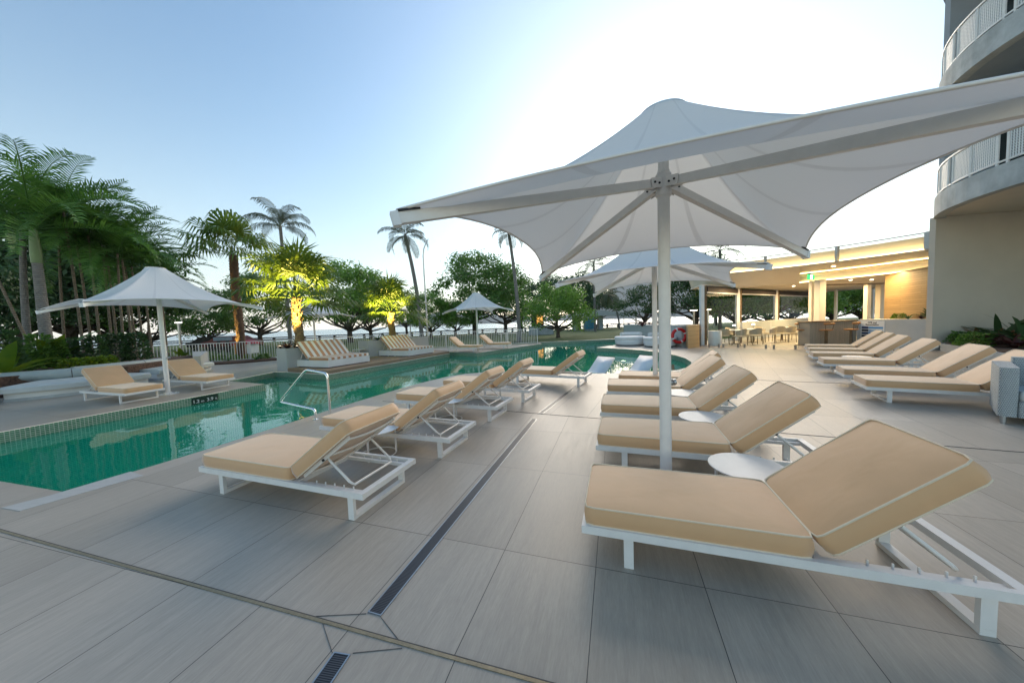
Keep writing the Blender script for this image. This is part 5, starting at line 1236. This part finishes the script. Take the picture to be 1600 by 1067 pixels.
# exit sign
t = thing('exit_sign', 'green lit exit sign with white running figure under the bar roof', 'exit sign', (XD(1267, 16.6, 3.3), 16.6, ZD(1267, 433, 16.6)), -.9 + pi / 2 - .25)
MB().box((-.36, -.03, .13), (.36, .03, .19)).build('bracket', 'black', t); MB().box((-.30, -.018, -.13), (.30, .018, .1295)).build('panel', 'exit_green', t)
MB().box((-.085, -.022, -.11), (.085, -.0185, .11)).build('figure_field', 'exit_white', t)
fig = MB(); fig.lathe([(.0, -.002), (.022, -.002), (.022, .002), (0, .002)], 12, cap=False); fg = MB()
fg.bar((0, 0, .035), (-.012, 0, -.02), .004, .035, (1, 0, 0)); fg.bar((-.012, 0, -.02), (.04, 0, -.06), .004, .018, (1, 0, 0)); fg.bar((-.012, 0, -.02), (-.05, 0, -.09), .004, .018, (1, 0, 0)); fg.bar((0, 0, .03), (.05, 0, .0), .004, .014, (1, 0, 0)); fg.bar((0, 0, .03), (-.05, 0, .01), .004, .014, (1, 0, 0)); fg.bar((-.012, 0, .055), (.012, 0, .075), .004, .03, (1, 0, 0))
fg.build('running_figure', 'exit_green', t, loc=(0, -.026, 0))

# counter, stools, sign, planter wall
cA, cB = G(1265, 540.5).xy, G(1338, 538).xy
dC = (cB - cA).normalized(); nC = Vector((-dC.y, dC.x)); 
t = thing('bar_counter', 'bar counter with dark slatted timber front', 'counter')
MB().prism([cA, cB, cB + nC * .6, cA + nC * .6], .0, 1.04).build('front', 'slatwood', t, uvfn=lambda c, n: (c.z, c.x * dC.x + c.y * dC.y))
MB().prism([cA - nC * .05 - dC * .03, cB - nC * .05, cB + nC * .65, cA + nC * .65 - dC * .03], 1.041, 1.085).build('counter_top', 'bronze', t)
def stool(px, Y, label, src=None, rz=0):
    x = XD(px, Y, .7)
    if src: return copy_tree(src, (x, Y, 0), rz, label)
    t = thing('bar_stool', label, 'bar stool', (x, Y, 0), rz, 'orange seated bar stools')
    MB().box((-.04, -.04, .025), (.04, .04, .68)).build('post', 'bronze', t); MB().lathe([(.26, 0), (.26, .02)], 24).build('base', 'bronze', t)
    MB().lathe([(.0, .68), (.18, .68), (.23, .70), (.23, .73), (.0, .745)], 24, cap=False).build('seat', 'seat_orange', t)
    m = MB(); m.tube([(.24 * cos(a), .24 * sin(a), .98) for a in [pi * .15 + k * pi * .7 / 10 for k in range(11)]], .045, 8); m.build('backrest', 'seat_orange', t)
    m = MB()
    for a in (.7, pi - .7): m.tube([(.2 * cos(a), .2 * sin(a), .73), (.24 * cos(a), .24 * sin(a), .98)], .012, 6)
    m.build('back_support', 'bronze', t); return t
s1 = stool(1254, 14.9, 'orange seated bar stool left of the slatted counter', None, .6); stool(1291, 14.1, 'orange seated bar stool in front of the slatted counter, middle of the three', s1, pi); stool(1330, 13.75, 'orange seated bar stool at the right end of the slatted counter', s1, pi + .4)
wA, wB = cB, Vector((14.95, 11.62)); 
t = thing('planter_wall', 'long grey planter wall running from the counter to the tower', 'planter wall')
dW = (wB - wA).normalized(); nW = Vector((-dW.y, dW.x)); nW = nW if nW.x > 0 else -nW
MB().prism([wA + dW * .01, wB, wB + nW * .7, wA + dW * .01 + nW * .7], 0, 1.10).build('wall', 'render', t)
# notice board reading CPR and Resuscitation
bA = min((abs(XD(1345, (wA + dW * s).y, .6) - (wA + dW * s).x), s) for s in [k * .02 for k in range(120)])[1]; bB = min((abs(XD(1382, (wA + dW * s).y, .6) - (wA + dW * s).x), s) for s in [k * .02 for k in range(140)])[1]
bw = bB - bA; t = thing('notice_board', 'white pool safety notice headed CPR and Resuscitation with blue panels', 'sign', (*(wA + dW * (bA + bB) / 2 - nW * .012), .56), atan2(dW.y, dW.x))
MB().box((-bw / 2, 0, -.48), (bw / 2, .01, .48)).build('board', 'white_paint', t)
for tx, z in (('CPR and', .37), ('Resuscitation', .285)):
    me = textmesh(tx, .105 * bw, 'lettering'); me.materials.append(M['black']); o = bpy.data.objects.new('lettering', me); C.objects.link(o); o.parent = t; o.location = (0, -.002, z); o.rotation_euler = (pi / 2, 0, 0)
BL = [pm('panel_blue', (.04, .20, .50), .5, .5, 14, col2=(.10, .32, .62)), pm('panel_navy', (.012, .03, .10), .5, .2, 6), pm('panel_dark', (.02, .02, .025), .5, .2, 6), pm('panel_pale', (.35, .50, .66), .5, .2, 9)]
for r_ in range(6):
    z1 = .25 - r_ * .12; MB().box((-bw * .45, -.004, z1 - .095), (-bw * .16, -.0005, z1 - .012)).build('panel', BL[2 if r_ % 2 else 1], t); MB().box((-bw * .15, -.004, z1 - .095), (bw * .45, -.0005, z1 - .012)).build('panel', BL[0] if r_ not in (1,) else BL[3], t)
t = thing('timber_wall', 'warm timber clad wall panel above the planter wall', 'wall'); tA = Vector((XD(1382, 14.6, 2), 14.6)); tB = Vector((15.5, 11.9)); dT = (tB - tA).normalized(); nT = Vector((-dT.y, dT.x)); nT = nT if nT.x > 0 else -nT
MB().prism([tA, tB, tB + nT * .15, tA + nT * .15], .9, ZB + .028).build('cladding', 'cladding', t, uvfn=walluv(dT))
for i, (q, k, sc, lb_) in enumerate(((.1, 'low', .55, 'bright lime plant at the left of the planter wall'), (.32, 'darkblade', .5, 'dark spiky plant left of centre on the planter wall'), (.62, 'brom', .8, 'red leaved plant in the middle of the planter wall'), (.8, 'darkblade', .85, 'largest dark plant on the planter wall'), (.92, 'bromo', .6, 'orange leaved plant at the tower end of the planter wall'))):
    p_ = (wA + dW * bB).lerp(wB, q) + nW * .35; plant(k, p_.x, p_.y, 1.09, sc, lb_, 'wall_plant', i, None, 'plant')

# glass pool balustrade with spigots
sp = [(9.37, 15.5), (9.81, 15.2), (10.44, 14.75), (11.1, 13.9), (11.75, 13.2), (13.1, 14.2)]
t = thing('glass_balustrade', 'frameless glass balustrade on short steel spigots in front of the bar', 'balustrade')
for i in range(4):
    a, b_ = Vector(sp[i]), Vector(sp[i + 1]); d = (b_ - a).normalized(); a2, b2 = a + d * .03, b_ - d * .03; nn = Vector((-d.y, d.x)) * .006
    MB().prism([a2 - nn, b2 - nn, b2 + nn, a2 + nn], .06, 1.2).build('pane', 'glass', t)
    for q in (.12, .85):
        c_ = a.lerp(b_, q); MB().box((c_.x - .028, c_.y - .028, 0), (c_.x + .028, c_.y + .028, .17)).build('spigot', 'steel', t)

# dining furniture
def make_chair():
    t = thing('dining_chair', 'x', 'chair', group='woven dining chairs in the bar')
    for sx in (-1, 1):
        for sy in (-1, 1): MB().tube([(sx * .23, sy * .22, 0), (sx * .21, sy * .2, .44)], .013, 6).build('leg', 'bronze', t)
    m = MB(); m.box((-.24, -.23, .42), (.24, .23, .47)); m.build('seat', 'chair_weave', t)
    m = MB(); pts = []; k = 12; vs = []
    for i in range(k + 1):
        a = pi * (.02 + .96 * i / k); c_, s_ = cos(a), sin(a); r_ = .27
        top = .66 + .16 * s_
        vs += [(r_ * c_, r_ * s_ * .95 - .0, .49), (r_ * 1.08 * c_, r_ * s_ * 1.12, top), (r_ * 1.02 * c_, r_ * s_ * 1.06, top), (r_ * .94 * c_, r_ * s_ * .9, .49)]
    f = []
    for i in range(k): f += [(4 * i + j, 4 * (i + 1) + j, 4 * (i + 1) + (j + 1) % 4, 4 * i + (j + 1) % 4) for j in range(4)]
    m.add(vs, f + [(0, 1, 2, 3), (4 * k + 3, 4 * k + 2, 4 * k + 1, 4 * k)]); m.build('backrest', 'chair_weave', t)
    return t
ch0 = None
chl = [(1131, 16.6, 2.6, 'woven dining chair at the left end by the white drum table'), (1143, 17.8, .3, 'woven dining chair behind the first lamp table'), (1156, 15.9, 3.4, 'woven dining chair in front of the first table, facing away'), (1166, 17.0, 1.0, 'woven dining chair between the first and second lamp tables'), (1180, 16.1, 3.0, 'woven dining chair nearest the middle of the bar front'), (1190, 17.9, .2, 'woven dining chair behind the second lamp table'), (1203, 16.7, 3.9, 'woven dining chair right of the second lamp table'), (1217, 17.2, 2.7, 'woven dining chair in front of the second glass column'), (1232, 16.6, 3.3, 'woven dining chair left of the first bar stool'), (1243, 17.6, .6, 'woven dining chair behind the first bar stool')]
for px, Y, rz, lb_ in chl:
    if ch0 is None: ch0 = make_chair(); ch0.location = (XD(px, Y, .4), Y, 0); ch0.rotation_euler = (0, 0, rz); ch0['label'] = lb_
    else: copy_tree(ch0, (XD(px, Y, .4), Y, 0), rz, lb_)
for px, Y, lb_, lb2 in ((1147, 16.9, 'square dining table under the first small lamp', 'small white table lamp nearest the bar entrance'), (1177, 17.3, 'square dining table under the second small lamp', 'small white table lamp in the middle of the bar'), (1222, 18.0, 'square dining table near the second glass column', None)):
    t = thing('dining_table', lb_, 'table', (XD(px, Y, .7), Y, 0), .5, 'dining tables in the bar'); MB().box((-.38, -.38, .70), (.38, .38, .73)).build('table_top', 'white_metal', t); MB().lathe([(.22, 0), (.22, .015), (.035, .02), (.035, .70)], 16).build('pedestal', 'bronze', t)
    if lb2: 
        u = thing('table_lamp', lb2, 'lamp', (XD(px, Y, .7), Y, .731), 0, 'small table lamps'); MB().lathe([(.05, 0), (.05, .01), (.012, .015), (.012, .2)], 12).build('stem', 'steel', u); MB().lathe([(.07, .2), (.06, .26)], 12).build('lamp_shade', 'lamp_pale', u)
t = thing('drum_table', 'white drum shaped side table at the left of the dining chairs', 'side table', (XD(1117, 16.4, .4), 16.4, 0)); MB().lathe([(.28, 0), (.31, .3), (.30, .68), (.28, .72)], 32).build('drum', 'white_plastic', t); MB().lathe([(.0, .735), (.31, .735), (.31, .721)], 32, cap=False).build('table_top', 'white_metal', t)

# ------------------------------------------------------------------ balcony tower
TC = Vector((17.7, 7.74)); TR = 4.74
t = thing('apartment_tower', 'round balconied apartment tower with white perforated balustrades at right', 'building')
def ringseg(r0_, r1_, z0, z1, a0, a1, n=48):
    m = MB(); vs = []
    for i in range(n + 1):
        a = a0 + (a1 - a0) * i / n; c_, s_ = cos(a), sin(a)
        vs += [(TC.x + r1_ * c_, TC.y + r1_ * s_, z0), (TC.x + r1_ * c_, TC.y + r1_ * s_, z1), (TC.x + r0_ * c_, TC.y + r0_ * s_, z1), (TC.x + r0_ * c_, TC.y + r0_ * s_, z0)]
    f = [(4 * i + j, 4 * (i + 1) + j, 4 * (i + 1) + (j + 1) % 4, 4 * i + (j + 1) % 4) for i in range(n) for j in range(4)]
    return m.add(vs, f)
A0, A1 = radians(62), radians(300)
for zb, zt in ((4.58, 5.22), (8.30, 8.94), (12.0, 12.65)):
    ringseg(TR - .26, TR, zb, zt, A0, A1).build('balcony_fascia', 'concrete', t); ringseg(1.2, TR - .261, zb + .06, zt - .12, A0, A1).build('balcony_slab', 'cream' if zb < 5 else 'bluegrey', t)  # lowest slab in cream: warm bar light on its underside put into the colour
def perf_mat():
    m, nt, b_, L = newmat('perforated_white_panel'); uv = coords(nt, 'UV'); v = nd(nt, 'ShaderNodeTexVoronoi', Scale=1.0); v.inputs['Randomness'].default_value = 0
    mp = nt.nodes.new('ShaderNodeMapping'); mp.inputs['Scale'].default_value = (18, 26, 1); L.new(uv, mp.inputs[0]); L.new(mp.outputs[0], v.inputs['Vector'])
    gt = nd(nt, 'ShaderNodeMath', operation='LESS_THAN'); gt.inputs[1].default_value = .30; L.new(v.outputs['Distance'], gt.inputs[0])
    b_.inputs['Base Color'].default_value = (.70, .71, .70, 1); b_.inputs['Roughness'].default_value = .5
    tr = nt.nodes.new('ShaderNodeBsdfTransparent'); mx = nt.nodes.new('ShaderNodeMixShader'); L.new(gt.outputs[0], mx.inputs[0]); L.new(b_.outputs[0], mx.inputs[1]); L.new(tr.outputs[0], mx.inputs[2]); L.new(mx.outputs[0], nt.nodes['Material Output'].inputs[0]); return m
M['perf'] = perf_mat()
for zt in (5.22, 8.94, 12.65):
    rr = TR - .08
    for zz, hh in ((zt + .95, .05), (zt + .10, .04)): ringseg(rr - .025, rr + .025, zz - hh / 2, zz + hh / 2, A0, A1, 72).build('handrail' if zz > zt + .5 else 'bottom_rail', 'white_metal', t)
    a = A0; i = 0
    while a < A1:
        wpan = .155 if i % 3 else .05
        if i % 3:
            m = MB(); k = 4; vs = []
            for q in range(k + 1):
                aa = a + (wpan - .012) * q / k; vs += [(TC.x + rr * cos(aa), TC.y + rr * sin(aa), zt + .13), (TC.x + rr * cos(aa), TC.y + rr * sin(aa), zt + .91)]
            m.add(vs, [(2 * q, 2 * q + 2, 2 * q + 3, 2 * q + 1) for q in range(k)])
            m.build('balustrade_panel', 'perf', t, uvfn=lambda c, n_: (atan2(c.y - TC.y, c.x - TC.x) % (2 * pi) * TR, c.z))
        p_ = (TC.x + rr * cos(a - .006), TC.y + rr * sin(a - .006)); MB().box((p_[0] - .022, p_[1] - .022, zt), (p_[0] + .022, p_[1] + .022, zt + .92)).build('baluster', 'white_metal', t)
        a += wpan; i += 1
pq = [Vector((14.80, 11.26)), Vector((17.6, 10.35)), Vector((18.6, 6.5)), Vector((17.2, 3.4))]
for i in range(3):
    a, b_ = pq[i], pq[i + 1]; d = (b_ - a).normalized(); nn = Vector((-d.y, d.x)) * .2
    if i: a = a + d * .01
    for zlo, zhi in ((5.105, 8.355), (8.825, 12.055), (12.535, 16.5)): MB().prism([a, b_, b_ + nn, a + nn], zlo, zhi).build('apartment_wall', 'bluegrey', t)
for zlo in (5.105, 8.825, 12.535):
    a = pq[0].lerp(pq[1], .42); b_ = pq[0].lerp(pq[1], .88); d = (b_ - a).normalized(); nn = Vector((d.y, -d.x)) * .03
    MB().prism([a, b_, b_ + nn, a + nn], zlo, zlo + 2.5).build('sliding_door', 'glass_dark', t)
wp = [Vector((14.86, 11.46)), Vector((17.45, 11.05)), Vector((18.3, 7.0)), Vector((17.6, 2.0))]
for i in range(3):
    a, b_ = wp[i], wp[i + 1]; d = (b_ - a).normalized(); nn = Vector((d.y, -d.x)) * -.2
    if i: a = a + d * .004
    MB().prism([a, b_, b_ - nn * -1, a - nn * -1], 0, 4.639).build('ground_wall', 'wall_taupe', t)
MB().prism([(17.9, 12.0), (15.9, 12.6), (15.7, 13.6), (19, 16), (22, 14), (22, 2), (19, 2)], 4.2, 4.5).build('podium_slab', 'concrete', t) if False else None

# garden bed by the tower wall
GB = [(14.84, 11.2), (13.38, 9.2), (12.4, 7.9), (11.4, 6.6), (17.6, 6.6), (17.2, 10.85)]
t = thing('garden_kerb', 'low raised garden bed against the taupe tower wall', 'planter'); MB().prism(GB, 0, .26).build('kerb', 'render', t); cG = Vector((15.6, 9.8)); MB().prism([Vector(p_).lerp(cG, .06) for p_ in GB], .2605, .285).build('soil', 'soil', t)
rg = random.Random(5)
gl_ = ['green leafy shrub at the left end of the tower garden', 'orange leaved plant at the back of the tower garden', 'green leafy shrub low in the middle of the tower garden', 'tall dark spiky plant in the tower garden', 'second orange leaved plant right of the spiky one', 'red leaved plant low at the front of the tower garden', 'dark spiky plant near the right wall corner', 'low green plant beside the lounger backrests', 'dark spiky plant at the far right of the tower garden', 'red leaved plant at the far right of the tower garden', 'green leafy shrub at the far right behind the wicker chair']
gk = ['lowgreen', 'bromo', 'lowgreen', 'darkblade', 'bromo', 'brom', 'darkblade', 'lowgreen', 'darkblade', 'brom', 'lowgreen']
gp = [(1505, 535, 11.0), (1527, 520, 11.3), (1535, 536, 10.4), (1560, 525, 10.6), (1568, 527, 10.2), (1545, 542, 9.8), (1590, 520, 10.2), (1520, 540, 9.9), (1605, 530, 9.4), (1585, 540, 9.2), (1625, 545, 9.0)]
for (px, py, Y), k, lb_ in zip(gp, gk, gl_): plant(k, XD(px, Y, .3), Y, .27, {'lowgreen': .85, 'bromo': 1.75, 'darkblade': 1.75, 'brom': 1.6}[k], lb_, 'garden_plant', px, None, 'plant')

# wicker armchair at the right edge
def wicker_mat():
    m, nt, b_, L = newmat('white_wicker'); uv = coords(nt, 'UV'); br = nt.nodes.new('ShaderNodeTexBrick'); br.offset = .5; L.new(uv, br.inputs['Vector'])
    br.inputs['Color1'].default_value = (.66, .70, .70, 1); br.inputs['Color2'].default_value = (.58, .63, .64, 1); br.inputs['Mortar'].default_value = (.22, .25, .26, 1); br.inputs['Scale'].default_value = 1; br.inputs['Mortar Size'].default_value = .0035; br.inputs['Mortar Smooth'].default_value = .6; br.inputs['Brick Width'].default_value = .012; br.inputs['Row Height'].default_value = .024
    L.new(br.outputs[0], b_.inputs['Base Color']); b_.inputs['Roughness'].default_value = .5; iv = nd(nt, 'ShaderNodeMath', operation='SUBTRACT'); iv.inputs[0].default_value = 1; L.new(br.outputs['Fac'], iv.inputs[1])
    bp = nd(nt, 'ShaderNodeBump', Strength=.9, Distance=.006); L.new(iv.outputs[0], bp.inputs['Height']); L.new(bp.outputs[0], b_.inputs['Normal']); return m
M['wicker'] = wicker_mat()
g = G(1563, 661); t = thing('wicker_armchair', 'white wicker armchair cut by the right frame edge', 'armchair', (g.x, g.y, 0), radians(-52))
def rbox(mb, lo, hi, r, n=5):
    x0, y0, z0 = lo; x1, y1, z1 = hi; ring_ = []
    for cx_, cy_, s_ in ((x1 - r, y1 - r, 0), (x0 + r, y1 - r, 1), (x0 + r, y0 + r, 2), (x1 - r, y0 + r, 3)):
        for k in range(n + 1): a_ = pi / 2 * (s_ + k / n); ring_.append((cx_ + r * cos(a_), cy_ + r * sin(a_)))
    k = len(ring_); mb.add([(*p_, z0) for p_ in ring_] + [(*p_, z1) for p_ in ring_], [(i, (i + 1) % k, k + (i + 1) % k, k + i) for i in range(k)], True); mb.add([(*p_, z1) for p_ in ring_], [tuple(range(k))]); mb.add([(*p_, z0) for p_ in ring_], [tuple(reversed(range(k)))]); return mb
rbox(MB(), (-.03, -.03, .10), (.12, .85, .73), .05).build('arm', 'wicker', t, uvfn=boxuv); rbox(MB(), (.72, -.03, .10), (.87, .85, .73), .05).build('arm', 'wicker', t, uvfn=boxuv); rbox(MB(), (.121, -.02, .10), (.719, .78, .30), .03).build('seat_base', 'wicker', t, uvfn=boxuv); rbox(MB(), (.121, .68, .301), (.719, .84, .80), .04).build('backrest', 'wicker', t, uvfn=boxuv)
a_, p_ = cushion(.58, .62, .12, seed=9); c_ = a_.build('seat_cushion', 'cushion_grey', t, loc=(.13, .33, .425))
for x in (.02, .82):
    for y in (.02, .79): MB().lathe([(.024, 0), (.024, .015), (.028, .016), (.028, .10)], 12, (x, y, 0)).build('leg', 'steel', t)

# ------------------------------------------------------------------ humid air between here and the far hills
hm, hnt, hb, hL = newmat('humid_air'); hnt.nodes.remove(hb); pv = hnt.nodes.new('ShaderNodeVolumePrincipled')
pv.inputs['Color'].default_value = (.86, .92, 1.0, 1); pv.inputs['Density'].default_value = .00013; pv.inputs['Anisotropy'].default_value = .2
hnt.links.new(pv.outputs[0], hnt.nodes['Material Output'].inputs['Volume'])
o = MB().box((-5200, -200, -4.0), (5200, 4500, 640)).build('haze', hm); o['kind'] = 'stuff'
